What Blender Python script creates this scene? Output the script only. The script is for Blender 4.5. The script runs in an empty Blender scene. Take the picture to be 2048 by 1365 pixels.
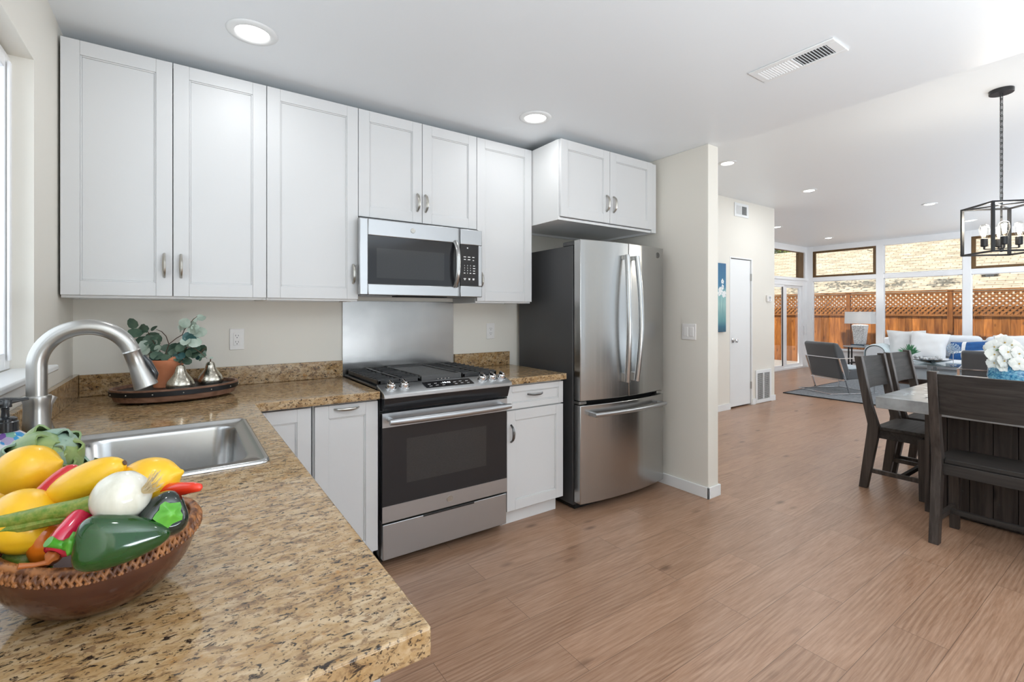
import bpy, bmesh, math, random
from mathutils import Vector, Matrix, noise
R = math.radians
PI = math.pi
sc = bpy.context.scene
COL = sc.collection
random.seed(7)

# ------------------------------------------------------------------ camera
cam_d = bpy.data.cameras.new('camera')
cam = bpy.data.objects.new('camera', cam_d)
COL.objects.link(cam)
cam.location = (0, 0, 1.3115)
cam.rotation_euler = (R(90), 0, R(-34.82))
cam_d.sensor_width = 36
cam_d.lens = 947.4 / 2048 * 36
cam_d.shift_y = -57.95 / 2048
cam_d.clip_start = 0.02
cam_d.clip_end = 200
sc.camera = cam
# ------------------------------------------------------------------ world, sun, exposure
w = bpy.data.worlds.new('World')
sc.world = w
w.use_nodes = True
bg = w.node_tree.nodes['Background']
bg.inputs[0].default_value = (0.80, 0.90, 1.0, 1)
bg.inputs[1].default_value = .80
sun_d = bpy.data.lights.new('sun', 'SUN')
sun_d.energy = 4.3
sun_d.angle = R(0.6)
sun_d.color = (1.0, 0.93, 0.82)
sun = bpy.data.objects.new('sun', sun_d)
COL.objects.link(sun)
sun.rotation_euler = Vector((-0.60, 0.17, 0.78)).to_track_quat('Z', 'Y').to_euler()
sc.view_settings.view_transform = 'Standard'
sc.view_settings.look = 'None'
sc.view_settings.exposure = 0.15
sc.view_settings.gamma = 1
sc.view_settings.use_curve_mapping = False
sc.cycles.use_denoising = True
sc.cycles.max_bounces = 8
sc.cycles.diffuse_bounces = 5
sc.cycles.glossy_bounces = 4
sc.cycles.transmission_bounces = 4
sc.cycles.transparent_max_bounces = 10
sc.cycles.use_adaptive_sampling = True
sc.cycles.adaptive_threshold = 0.02
sc.cycles.sample_clamp_indirect = 6
sc.cycles.caustics_reflective = False
sc.cycles.caustics_refractive = False


def area_light(name, loc, rot, sx, sy, watts, col=(1, 1, 1), shape='RECTANGLE', parent=None):
    d = bpy.data.lights.new(name, 'AREA')
    d.shape = shape
    d.size = sx
    d.size_y = sy
    d.energy = watts
    d.color = col
    o = bpy.data.objects.new(name, d)
    COL.objects.link(o)
    o.location = loc
    o.rotation_euler = rot
    if parent:
        o.parent = parent
    return o


# daylight in the kitchen window, then two added fill lamps at unseen openings
area_light('daylight_kitchen', (-0.62, 1.55, 1.66), (0, R(-90), 0), 1.0, 1.3, 6, (0.84, 0.93, 1.0))
area_light('fill_rear', (2.3, -3.12, 1.45), (R(-90), 0, R(180)), 4.4, 2.1, 9, (0.84, 0.93, 1.0))
area_light('fill_dining', (8.6, -3.12, 1.45), (R(-90), 0, R(180)), 5.0, 2.1, 12, (0.80, 0.91, 1.0))
# added fill lamps out of view, aimed up to brighten the ceilings
area_light('bounce_fill_kitchen', (1.5, -1.9, .7), (R(180), 0, 0), 2.0, 1.6, 195, (.83, .925, 1))
area_light('bounce_fill_dining', (6.8, -1.0, .7), (R(180), 0, 0), 2.4, 1.6, 52, (.66, .84, 1))
area_light('bounce_fill_living', (10.3, -1.2, .7), (R(180), 0, 0), 2.0, 1.6, 215, (.84, .93, 1))


# ------------------------------------------------------------------ materials
def nodes(name):
    m = bpy.data.materials.new(name)
    m.use_nodes = True
    nt = m.node_tree
    b = nt.nodes['Principled BSDF']
    return m, nt, b


def link(nt, a, b):
    nt.links.new(a, b)


def coords(nt, scale=(1, 1, 1), kind='Object', rot=(0, 0, 0)):
    tc = nt.nodes.new('ShaderNodeTexCoord')
    mp = nt.nodes.new('ShaderNodeMapping')
    mp.inputs['Scale'].default_value = scale
    mp.inputs['Rotation'].default_value = rot
    link(nt, tc.outputs[kind], mp.inputs['Vector'])
    return mp.outputs[0]


def ntex(nt, vec, scale, detail=4, rough=.55, dist=0.0):
    n = nt.nodes.new('ShaderNodeTexNoise')
    n.inputs['Scale'].default_value = scale
    n.inputs['Detail'].default_value = detail
    n.inputs['Roughness'].default_value = rough
    n.inputs['Distortion'].default_value = dist
    if vec is not None:
        link(nt, vec, n.inputs['Vector'])
    return n.outputs[0]


def ramp(nt, fac, stops):
    r = nt.nodes.new('ShaderNodeValToRGB')
    el = r.color_ramp.elements
    while len(el) < len(stops):
        el.new(0.5)
    for e, (p, c) in zip(el, stops):
        e.position = p
        e.color = tuple(c) + ((1,) if len(c) == 3 else ())
    link(nt, fac, r.inputs[0])
    return r.outputs[0]


def mix(nt, fac, a, b, mode='MIX'):
    n = nt.nodes.new('ShaderNodeMix')
    n.data_type = 'RGBA'
    n.blend_type = mode
    for i, v in ((0, fac), (6, a), (7, b)):
        if hasattr(v, 'is_linked'):
            link(nt, v, n.inputs[i])
        else:
            n.inputs[i].default_value = v if i == 0 else tuple(v) + ((1,) if len(v) == 3 else ())
    return n.outputs[2]


def bump(nt, b, h, strength=.2, dist=.01):
    n = nt.nodes.new('ShaderNodeBump')
    n.inputs['Strength'].default_value = strength
    n.inputs['Distance'].default_value = dist
    link(nt, h, n.inputs['Height'])
    link(nt, n.outputs[0], b.inputs['Normal'])


def pm(name, col, rough=.5, metal=0., col2=None, nscale=8, stretch=(1, 1, 1), lo=.35, hi=.65, bs=0., bscale=None,
       coat=0., spec=None, emit=None, estr=0., sheen=0., aniso=0., trans=0., rvar=0., bd=.01, sss=0.):
    m, nt, b = nodes(name)
    b.inputs['Base Color'].default_value = tuple(col) + (1,)
    b.inputs['Roughness'].default_value = rough
    b.inputs['Metallic'].default_value = metal
    b.inputs['Coat Weight'].default_value = coat
    b.inputs['Coat Roughness'].default_value = .08
    if spec is not None:
        b.inputs['Specular IOR Level'].default_value = spec
    if emit:
        b.inputs['Emission Color'].default_value = tuple(emit) + (1,)
        b.inputs['Emission Strength'].default_value = estr
    b.inputs['Sheen Weight'].default_value = sheen
    b.inputs['Anisotropic'].default_value = aniso
    b.inputs['Transmission Weight'].default_value = trans
    if sss:
        b.inputs['Subsurface Weight'].default_value = sss
        b.inputs['Subsurface Scale'].default_value = .01
    v = coords(nt, stretch)
    f = ntex(nt, v, nscale)
    if col2:
        link(nt, ramp(nt, f, [(lo, col), (hi, col2)]), b.inputs['Base Color'])
    if rvar:
        mr = nt.nodes.new('ShaderNodeMapRange')
        mr.inputs[3].default_value = max(0, rough - rvar)
        mr.inputs[4].default_value = rough + rvar
        link(nt, f, mr.inputs[0])
        link(nt, mr.outputs[0], b.inputs['Roughness'])
    if bs:
        bump(nt, b, ntex(nt, v, bscale or nscale, 3), bs, bd)
    return m


def glass_mat(name, tint=(1, 1, 1), refl=.07, rough=.0):
    """a thin pane: mostly clear, a little mirror"""
    m, nt, b = nodes(name)
    nt.nodes.remove(b)
    out = nt.nodes['Material Output']
    tr = nt.nodes.new('ShaderNodeBsdfTransparent')
    tr.inputs[0].default_value = tuple(tint) + (1,)
    gl = nt.nodes.new('ShaderNodeBsdfGlossy')
    gl.inputs['Roughness'].default_value = rough
    lw = nt.nodes.new('ShaderNodeLayerWeight')
    lw.inputs[0].default_value = .5
    pw = nt.nodes.new('ShaderNodeMath')
    pw.operation = 'POWER'
    link(nt, lw.outputs['Facing'], pw.inputs[0])
    pw.inputs[1].default_value = 4.5
    ma = nt.nodes.new('ShaderNodeMath')
    ma.operation = 'MULTIPLY_ADD'
    link(nt, pw.outputs[0], ma.inputs[0])
    ma.inputs[1].default_value = .75
    ma.inputs[2].default_value = refl * .5
    mx = nt.nodes.new('ShaderNodeMixShader')
    link(nt, ma.outputs[0], mx.inputs[0])
    link(nt, tr.outputs[0], mx.inputs[1])
    link(nt, gl.outputs[0], mx.inputs[2])
    link(nt, mx.outputs[0], out.inputs[0])
    return m


def granite(name):
    m, nt, b = nodes(name)
    v = coords(nt)
    vs = coords(nt, (1.0, 1.9, 1.5), rot=(0, 0, R(25)))
    big = ramp(nt, ntex(nt, vs, 7, 4, .6, .6), [(.30, (.34, .190, .070)), (.46, (.47, .315, .155)), (.58, (.53, .40, .25)), (.74, (.40, .35, .29))])
    mid = ramp(nt, ntex(nt, vs, 30, 5, .65, .4), [(.36, (.30, .165, .060)), (.50, (.51, .355, .19)), (.62, (.68, .55, .39))])
    c = mix(nt, .55, big, mid)
    gold = ramp(nt, ntex(nt, v, 26, 3, .6), [(.64, (0, 0, 0)), (.71, (.8, .8, .8))])
    c = mix(nt, gold, c, (.43, .20, .045))
    br = ramp(nt, ntex(nt, vs, 40, 4, .6, .7), [(.38, (.85, .85, .85)), (.46, (0, 0, 0))])
    c = mix(nt, br, c, (.25, .155, .085))
    dk = ramp(nt, ntex(nt, vs, 68, 5, .62, .8), [(.365, (1, 1, 1)), (.43, (0, 0, 0))])
    c = mix(nt, dk, c, (.030, .022, .018))
    dk2 = ramp(nt, ntex(nt, vs, 30, 5, .68, .7), [(.33, (1, 1, 1)), (.39, (0, 0, 0))])
    c = mix(nt, dk2, c, (.050, .036, .028))
    dk3 = ramp(nt, ntex(nt, v, 170, 3, .6), [(.33, (1, 1, 1)), (.40, (0, 0, 0))])
    c = mix(nt, dk3, c, (.12, .08, .05))
    c = mix(nt, 1.0, c, (.86, .815, .755), 'MULTIPLY')
    link(nt, c, b.inputs['Base Color'])
    b.inputs['Roughness'].default_value = .09
    b.inputs['Specular IOR Level'].default_value = .5
    return m


def wood_floor(name):
    m, nt, b = nodes(name)
    v = coords(nt)
    br = nt.nodes.new('ShaderNodeTexBrick')
    br.offset = .37
    br.offset_frequency = 2
    br.inputs['Color1'].default_value = (0, 0, 0, 1)
    br.inputs['Color2'].default_value = (1, 1, 1, 1)
    br.inputs['Mortar'].default_value = (.5, .5, .5, 1)
    br.inputs['Scale'].default_value = 1
    br.inputs['Mortar Size'].default_value = .0011
    br.inputs['Mortar Smooth'].default_value = .2
    br.inputs['Brick Width'].default_value = 1.22
    br.inputs['Row Height'].default_value = .18
    link(nt, v, br.inputs['Vector'])
    # per plank shift of the grain
    sh = nt.nodes.new('ShaderNodeVectorMath')
    sh.operation = 'MULTIPLY_ADD'
    link(nt, br.outputs['Color'], sh.inputs[0])
    sh.inputs[1].default_value = (13.7, 5.1, 7.3)
    link(nt, v, sh.inputs[2])
    mp = nt.nodes.new('ShaderNodeMapping')
    mp.inputs['Scale'].default_value = (1.1, 24, 1)
    link(nt, sh.outputs[0], mp.inputs['Vector'])
    mp2 = nt.nodes.new('ShaderNodeMapping')
    mp2.inputs['Scale'].default_value = (.9, 5.5, 1)
    link(nt, sh.outputs[0], mp2.inputs['Vector'])
    g1 = ntex(nt, mp.outputs[0], 6.0, 6, .65, .4)
    g2 = ntex(nt, mp2.outputs[0], 1.7, 4, .6, 1.6)
    col = ramp(nt, g2, [(.28, (.245, .138, .082)), (.45, (.345, .212, .140)), (.58, (.385, .248, .172)), (.74, (.420, .283, .205))])
    col = mix(nt, .50, col, ramp(nt, g1, [(.33, (.225, .130, .085)), (.5, (.385, .250, .180)), (.66, (.50, .36, .28))]))
    # cathedral rings and knots
    mpw = nt.nodes.new('ShaderNodeMapping')
    mpw.inputs['Scale'].default_value = (.22, 1.0, 1)
    link(nt, sh.outputs[0], mpw.inputs['Vector'])
    wv = nt.nodes.new('ShaderNodeTexWave')
    wv.wave_type = 'BANDS'
    wv.bands_direction = 'Y'
    wv.inputs['Scale'].default_value = 15
    wv.inputs['Distortion'].default_value = 34
    wv.inputs['Detail'].default_value = 1.2
    wv.inputs['Detail Scale'].default_value = .20
    link(nt, mpw.outputs[0], wv.inputs['Vector'])
    pat = ramp(nt, ntex(nt, mpw.outputs[0], 5.5, 2), [(.47, (0, 0, 0)), (.62, (1, 1, 1))])
    col = mix(nt, mix(nt, 1.0, pat, ramp(nt, wv.outputs['Fac'], [(.0, (.38, .38, .38)), (.42, (0, 0, 0))]), 'MULTIPLY'), col, (.20, .115, .072))
    col = mix(nt, mix(nt, 1.0, pat, ramp(nt, wv.outputs['Fac'], [(.80, (0, 0, 0)), (1, (.2, .2, .2))]), 'MULTIPLY'), col, (.55, .41, .31))
    mpk = nt.nodes.new('ShaderNodeMapping')
    mpk.inputs['Scale'].default_value = (1.3, 3.2, 1)
    link(nt, v, mpk.inputs['Vector'])
    vo = nt.nodes.new('ShaderNodeTexVoronoi')
    vo.inputs['Scale'].default_value = 1.9
    link(nt, mpk.outputs[0], vo.inputs['Vector'])
    kn = ramp(nt, vo.outputs['Distance'], [(.04, (.8, .8, .8)), (.15, (0, 0, 0))])
    col = mix(nt, kn, col, (.13, .075, .05))
    tint = ramp(nt, br.outputs['Color'], [(0, (.95, .93, .91)), (1, (1.10, 1.08, 1.06))])
    col = mix(nt, 1.0, col, tint, 'MULTIPLY')
    col = mix(nt, br.outputs['Fac'], col, (.16, .10, .07))
    col = mix(nt, 1.0, col, (.97, .905, .84), 'MULTIPLY')
    link(nt, col, b.inputs['Base Color'])
    mr = nt.nodes.new('ShaderNodeMapRange')
    mr.inputs[3].default_value = .24
    mr.inputs[4].default_value = .40
    link(nt, g1, mr.inputs[0])
    link(nt, mr.outputs[0], b.inputs['Roughness'])
    b.inputs['Specular IOR Level'].default_value = .42
    bump(nt, b, g1, .10, .004)
    return m


def plank_wood(name, dark, light, axis=2, rough=.5, knots=True, rnd=.5, fine=14):
    """grain running along the given object axis, tone shifted per object"""
    m, nt, b = nodes(name)
    b.inputs['Specular IOR Level'].default_value = .28
    s = [fine, fine, fine]
    s[axis] = 1.0
    oi = nt.nodes.new('ShaderNodeObjectInfo')
    tc = nt.nodes.new('ShaderNodeTexCoord')
    ad = nt.nodes.new('ShaderNodeVectorMath')
    ad.operation = 'ADD'
    cm = nt.nodes.new('ShaderNodeVectorMath')
    cm.operation = 'SCALE'
    cm.inputs[0].default_value = (17, 31, 23)
    link(nt, oi.outputs['Random'], cm.inputs['Scale'])
    link(nt, tc.outputs['Object'], ad.inputs[0])
    link(nt, cm.outputs[0], ad.inputs[1])
    mp = nt.nodes.new('ShaderNodeMapping')
    mp.inputs['Scale'].default_value = s
    link(nt, ad.outputs[0], mp.inputs['Vector'])
    g = ntex(nt, mp.outputs[0], 2.2, 5, .6, .5)
    col = ramp(nt, g, [(.30, dark), (.68, light)])
    if knots:
        mk = nt.nodes.new('ShaderNodeMapping')
        k = [7, 7, 7]
        k[axis] = 3.2
        mk.inputs['Scale'].default_value = k
        link(nt, ad.outputs[0], mk.inputs['Vector'])
        vo = nt.nodes.new('ShaderNodeTexVoronoi')
        vo.inputs['Scale'].default_value = 1
        link(nt, mk.outputs[0], vo.inputs['Vector'])
        col = mix(nt, ramp(nt, vo.outputs['Distance'], [(.06, (.8, .8, .8)), (.17, (0, 0, 0))]), col, tuple(c * .45 for c in dark))
    t = ramp(nt, oi.outputs['Random'], [(0, (1 - rnd * .45,) * 3), (1, (1 + rnd * .35,) * 3)])
    col = mix(nt, 1.0, col, t, 'MULTIPLY')
    link(nt, col, b.inputs['Base Color'])
    b.inputs['Roughness'].default_value = rough
    bump(nt, b, g, .15, .004)
    return m


M = {}
M['paint'] = pm('white_cabinet_paint', (.66, .66, .66), .46, bs=.02, bscale=60)
M['cabinet_box'] = pm('white_cabinet_box', (.78, .78, .775), .42)
M['ceiling'] = pm('white_ceiling_paint', (.80, .825, .845), .42, bs=.06, bscale=90, bd=.004)
M['cream'] = pm('cream_wall_paint', (.77, .735, .665), .55, bs=.05, bscale=80, bd=.004)
M['trim'] = pm('white_trim_paint', (.80, .81, .81), .35, bs=.02, bscale=40)
M['frame_white'] = pm('white_window_frame', (.88, .88, .89), .35)
M['granite'] = granite('gold_brown_granite')
M['floor'] = wood_floor('oak_plank_floor')
M['steel'] = pm('brushed_stainless', (.50, .51, .52), .38, 1, nscale=3, stretch=(.4, 90, 90), rvar=.02)
M['steel_v'] = pm('brushed_stainless_upright', (.45, .45, .445), .23, 1, nscale=3, stretch=(70, 70, .4), rvar=.02, bs=.05, bscale=.10, bd=.05)
M['steel_sheet'] = pm('steel_wall_sheet', (.30, .29, .28), .25, 1, col2=(.36, .35, .335), nscale=2.2, rvar=.08, bs=.10, bscale=2.4, bd=.03)
M['sink'] = pm('satin_sink_steel', (.52, .52, .515), .22, 1, nscale=4, stretch=(40, .6, 40), rvar=.03)
M['nickel'] = pm('brushed_nickel', (.47, .46, .44), .30, 1, nscale=30, rvar=.02)
M['pull'] = pm('satin_pull_metal', (.50, .48, .44), .30, 1, nscale=20, rvar=.04)
M['pull_dark'] = pm('dark_pull_metal', (.20, .20, .20), .32, 1, nscale=20, rvar=.04)
M['chrome'] = pm('polished_chrome', (.78, .78, .79), .08, 1, nscale=20, rvar=.02)
M['black_glass'] = pm('black_oven_glass', (.020, .020, .022), .07, 0, spec=.45, nscale=8)
M['window_glass_dark'] = pm('smoked_appliance_window', (.030, .030, .030), .10, 0, spec=.5, col2=(.040, .040, .040), nscale=300)
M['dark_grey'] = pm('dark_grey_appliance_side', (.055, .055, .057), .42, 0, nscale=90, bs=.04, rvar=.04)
M['black'] = pm('black_enamel', (.018, .018, .019), .30, 0, nscale=30, rvar=.05)
M['iron'] = pm('cast_iron_grate', (.026, .026, .027), .36, 0, nscale=120, bs=.1, bd=.002)
M['griddle'] = pm('grey_griddle_plate', (.085, .085, .085), .42, .3, nscale=60, rvar=.06)
M['shadow_gap'] = pm('black_gap', (.01, .01, .01), .8)
M['grey_strip'] = pm('grey_filler_strip', (.40, .41, .43), .4, nscale=10)
M['white_plastic'] = pm('white_plastic', (.82, .80, .78), .35, nscale=10)
M['slot'] = pm('dark_slot', (.03, .03, .03), .6)
M['black_plastic'] = pm('black_plastic', (.015, .017, .02), .22, coat=.4)
M['mark'] = pm('white_print_glow', (.75, .75, .75), .5, emit=(.8, .8, .8), estr=.25)  # printed marks with a slight glow put into the material
M['lit_digits'] = pm('lit_display_digits', (.8, .85, .9), .5, emit=(.85, .92, 1), estr=1.6)
M['lens'] = pm('lit_lamp_lens', (1, 1, 1), .4, emit=(1, .98, .94), estr=9)
M['bulb_glow'] = pm('glowing_filament', (1, .9, .75), .4, emit=(1, .90, .72), estr=16)
M['glass'] = glass_mat('clear_glass')
M['bulb_glass'] = glass_mat('bulb_glass', (1, .99, .97), .10)
M['dark_metal'] = pm('dark_bronze_metal', (.045, .045, .047), .38, .8, nscale=30, rvar=.05)
M['brown_frame'] = pm('brown_wood_frame', (.10, .050, .012), .5, col2=(.15, .078, .022), nscale=6, stretch=(4, 4, 1))
M['dark_wood'] = plank_wood('dark_stained_wood', (.030, .024, .021), (.085, .070, .062), 2, .42, False, .25, 22)
M['dark_wood_x'] = plank_wood('dark_stained_wood_crosswise', (.024, .021, .019), (.056, .049, .045), 0, .60, False, .25, 20)
M['rough_wood'] = plank_wood('rough_sawn_brown_wood', (.022, .017, .015), (.070, .056, .050), 2, .6, True, .5, 16)
M['fence'] = plank_wood('redwood_fence', (.20, .060, .012), (.54, .205, .045), 2, .65, True, .75, 7)
M['fence_rail'] = plank_wood('redwood_rail', (.19, .070, .018), (.45, .185, .052), 1, .65, False, .4, 8)
M['concrete'] = pm('grey_stone_table_top', (.28, .29, .29), .20, 0, col2=(.42, .44, .45), nscale=9, bs=.02)
M['white_fabric'] = pm('white_upholstery', (.76, .78, .81), .85, nscale=60, bs=.12, sheen=.2)
M['pillow_white'] = pm('white_linen', (.80, .80, .80), .85, nscale=90, bs=.15, sheen=.2)
M['pillow_grey'] = pm('pale_grey_linen', (.66, .655, .65), .85, nscale=90, bs=.15, sheen=.2)
M['pillow_blue'] = pm('cobalt_blue_linen', (.006, .070, .24), .8, col2=(.010, .105, .33), nscale=14, bs=.15, sheen=.2)
M['throw'] = pm('pale_blue_throw', (.58, .66, .68), .9, nscale=70, bs=.2, sheen=.3)
M['grey_velvet'] = pm('charcoal_velvet', (.060, .064, .070), .75, nscale=40, bs=.05, sheen=.6)
M['blue_grey_velvet'] = pm('blue_grey_seat_velvet', (.30, .37, .41), .7, nscale=40, bs=.05, sheen=.6)
M['rug'] = pm('blue_grey_rug', (.085, .092, .102), .95, col2=(.175, .185, .20), nscale=38, lo=.40, hi=.60, bs=.3, sheen=.2)
M['rug_edge'] = pm('black_rug_binding', (.012, .012, .014), .8)
M['shade'] = pm('white_lamp_shade', (.86, .86, .86), .8, nscale=120, bs=.05)
M['shade'].node_tree.nodes['Principled BSDF'].inputs['Transmission Weight'].default_value = .35
M['wicker'] = pm('grey_woven_lamp_base', (.38, .38, .39), .6, col2=(.70, .70, .70), nscale=60, lo=.42, hi=.55, bs=.5, bd=.01)
M['grey_top'] = pm('grey_side_table_top', (.34, .37, .39), .2, nscale=6)


# ------------------------------------------------------------------ geometry helpers
class MB:
    def __init__(s):
        s.bm = bmesh.new()
        s.mark = 0

    def _new(s):
        s.bm.verts.ensure_lookup_table()
        return len(s.bm.verts)

    def since(s, n, mat):
        s.bm.verts.ensure_lookup_table()
        for v in s.bm.verts[n:]:
            v.co = mat @ v.co
        return s

    def box(s, x0, x1, y0, y1, z0, z1, mat=None):
        V = [s.bm.verts.new(p) for p in ((x0, y0, z0), (x1, y0, z0), (x1, y1, z0), (x0, y1, z0), (x0, y0, z1), (x1, y0, z1), (x1, y1, z1), (x0, y1, z1))]
        if mat:
            for v in V:
                v.co = mat @ v.co
        for f in ((3, 2, 1, 0), (4, 5, 6, 7), (0, 1, 5, 4), (1, 2, 6, 5), (2, 3, 7, 6), (3, 0, 4, 7)):
            s.bm.faces.new([V[i] for i in f])
        return s

    def bar(s, a, b, wx, wz, up=(0, 0, 1)):
        """box bar from a to b, wx wide, wz thick"""
        a, b = Vector(a), Vector(b)
        d = (b - a)
        L = d.length
        d.normalize()
        x = d.cross(Vector(up))
        if x.length < 1e-4:
            x = d.cross(Vector((1, 0, 0)))
        x.normalize()
        z = x.cross(d)
        m = Matrix((x, d, z)).transposed().to_4x4()
        m.translation = a
        return s.box(-wx / 2, wx / 2, 0, L, -wz / 2, wz / 2, m)

    def tube(s, pts, r, n=10, cap=True, closed=False, sq=1.0):
        pts = [Vector(p) for p in pts]
        k = len(pts)
        rs = r if isinstance(r, (list, tuple)) else [r] * k
        rings = []
        t0 = (pts[1] - pts[0]).normalized()
        nrm = t0.orthogonal().normalized()
        pt = t0
        for i, p in enumerate(pts):
            if closed:
                t = (pts[(i + 1) % k] - pts[i - 1]).normalized()
            elif i == 0:
                t = t0
            elif i == k - 1:
                t = (pts[-1] - pts[-2]).normalized()
            else:
                t = (pts[i + 1] - pts[i - 1]).normalized()
            q = pt.rotation_difference(t)
            nrm = q @ nrm
            nrm = (nrm - t * nrm.dot(t)).normalized()
            pt = t
            b = t.cross(nrm)
            rings.append([s.bm.verts.new(p + (nrm * math.cos(2 * PI * j / n) + b * sq * math.sin(2 * PI * j / n)) * rs[i]) for j in range(n)])
        for i in range(k if closed else k - 1):
            A, B = rings[i], rings[(i + 1) % k]
            for j in range(n):
                s.bm.faces.new((A[j], A[(j + 1) % n], B[(j + 1) % n], B[j]))
        if cap and not closed:
            s.bm.faces.new(rings[0][::-1])
            s.bm.faces.new(rings[-1])
        return s

    def lathe(s, prof, c=(0, 0, 0), n=24, sx=1, sy=1, mat=None, wob=None):
        c = Vector(c)
        rings = []
        for r, z in prof:
            if r < 1e-5:
                v = s.bm.verts.new((0, 0, z))
                rings.append([v])
            else:
                ring = []
                for j in range(n):
                    a = 2 * PI * j / n
                    f = wob(a, z) if wob else 1
                    ring.append(s.bm.verts.new((r * f * math.cos(a) * sx, r * f * math.sin(a) * sy, z)))
                rings.append(ring)
        for A, B in zip(rings, rings[1:]):
            if len(A) == 1 and len(B) == 1:
                continue
            for j in range(n):
                if len(A) == 1:
                    s.bm.faces.new((A[0], B[(j + 1) % n], B[j]))
                elif len(B) == 1:
                    s.bm.faces.new((A[j], A[(j + 1) % n], B[0]))
                else:
                    s.bm.faces.new((A[j], A[(j + 1) % n], B[(j + 1) % n], B[j]))
        for i in (0, -1):
            if len(rings[i]) > 1:
                s.bm.faces.new(rings[i][::-1] if i == 0 else rings[i])
        for ring in rings:
            for v in ring:
                if mat:
                    v.co = mat @ v.co
                v.co += c
        return s

    def prism(s, poly, a0, a1, axis='x'):
        """polygon in the plane normal to axis: x->(y,z), y->(x,z), z->(x,y)"""
        def P(p, a):
            return {'x': (a, p[0], p[1]), 'y': (p[0], a, p[1]), 'z': (p[0], p[1], a)}[axis]
        A = [s.bm.verts.new(P(p, a0)) for p in poly]
        B = [s.bm.verts.new(P(p, a1)) for p in poly]
        k = len(poly)
        s.bm.faces.new(A[::-1])
        s.bm.faces.new(B)
        for i in range(k):
            s.bm.faces.new((A[i], A[(i + 1) % k], B[(i + 1) % k], B[i]))
        return s

    def ell(s, c, r, mat=None, n=20, m=12, f=None):
        """ellipsoid; f(direction)->radius factor"""
        prof = []
        c = Vector(c)
        rings = []
        for i in range(m + 1):
            th = PI * i / m
            if i in (0, m):
                pts = [Vector((0, 0, math.cos(th)))]
            else:
                pts = [Vector((math.sin(th) * math.cos(2 * PI * j / n), math.sin(th) * math.sin(2 * PI * j / n), math.cos(th))) for j in range(n)]
            ring = []
            for d in pts:
                k = f(d) if f else 1
                p = Vector((d.x * r[0] * k, d.y * r[1] * k, d.z * r[2] * k))
                if mat:
                    p = mat @ p
                ring.append(s.bm.verts.new(p + c))
            rings.append(ring)
        for A, B in zip(rings, rings[1:]):
            for j in range(n):
                if len(A) == 1:
                    s.bm.faces.new((A[0], B[j], B[(j + 1) % n]))
                elif len(B) == 1:
                    s.bm.faces.new((A[j], B[0], A[(j + 1) % n]))
                else:
                    s.bm.faces.new((A[j], B[j], B[(j + 1) % n], A[(j + 1) % n]))
        return s

    def sheet(s, rows):
        V = [[s.bm.verts.new(p) for p in r] for r in rows]
        for a, b in zip(V, V[1:]):
            for j in range(len(a) - 1):
                s.bm.faces.new((a[j], a[j + 1], b[j + 1], b[j]))
        return s

    def disc(s, c, r, n=20, axis='z', h=.001):
        c = Vector(c)
        m = {'z': Matrix.Identity(4), 'y': Matrix.Rotation(R(90), 4, 'X'), 'x': Matrix.Rotation(R(90), 4, 'Y')}[axis]
        return s.lathe([(r, -h / 2), (r, h / 2)], c, n, mat=m)

    def build(s, name, mat, parent=None, o=None, bev=0., sm=38, sub=0, seg=2, solid=0., kind=None):
        bm = s.bm
        off = Vector(o) if o is not None else (parent.location.copy() if parent is not None and parent.get('_w') else Vector((0, 0, 0)))
        if parent is not None and o is None and parent.parent is not None and parent.parent.get('_w'):
            off = parent.parent.location.copy()
        if off.length:
            for v in bm.verts:
                v.co -= off
        bmesh.ops.recalc_face_normals(bm, faces=bm.faces)
        if sm:
            for e in bm.edges:
                e.smooth = len(e.link_faces) == 2 and e.calc_face_angle(0) < R(sm)
            for f in bm.faces:
                f.smooth = True
        me = bpy.data.meshes.new(name)
        bm.to_mesh(me)
        bm.free()
        if mat is not None:
            me.materials.append(M[mat] if isinstance(mat, str) else mat)
        ob = bpy.data.objects.new(name, me)
        COL.objects.link(ob)
        if parent is not None:
            ob.parent = parent
        elif o is not None:
            ob.location = off
        if solid:
            q = ob.modifiers.new('thickness', 'SOLIDIFY')
            q.thickness = solid
            q.offset = 0
        if bev:
            q = ob.modifiers.new('bevel', 'BEVEL')
            q.width = bev
            q.segments = seg
            q.limit_method = 'ANGLE'
            q.angle_limit = R(50)
        if sub:
            q = ob.modifiers.new('subsurf', 'SUBSURF')
            q.levels = sub
            q.render_levels = sub
        if kind:
            ob['kind'] = kind
        return ob


def tag(o, label, cat, group=None):
    o['label'] = label
    o['category'] = cat
    if group:
        o['group'] = group
    return o


def thing(name, label, cat, loc=(0, 0, 0), rotz=0., group=None, world=False):
    """an Empty at the thing's base; world=True: its parts are given in world coordinates"""
    o = bpy.data.objects.new(name, None)
    o.empty_display_size = .1
    COL.objects.link(o)
    o.location = loc
    o.rotation_euler = (0, 0, rotz)
    if world:
        o['_w'] = 1
    return tag(o, label, cat, group)


def struct(name, mb, mat, parent=None, **k):
    return mb.build(name, mat, parent, kind='structure', **k)


def dup(root, loc, rotz, label=None, group=None):
    c = root.copy()
    COL.objects.link(c)
    c.location = loc
    c.rotation_euler = (0, 0, rotz)
    if label:
        c['label'] = label
    if group:
        c['group'] = group
    for ch in list(root.children):
        d = ch.copy()
        COL.objects.link(d)
        d.parent = c
        for g in list(ch.children):
            e = g.copy()
            COL.objects.link(e)
            e.parent = d
    return c


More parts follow.
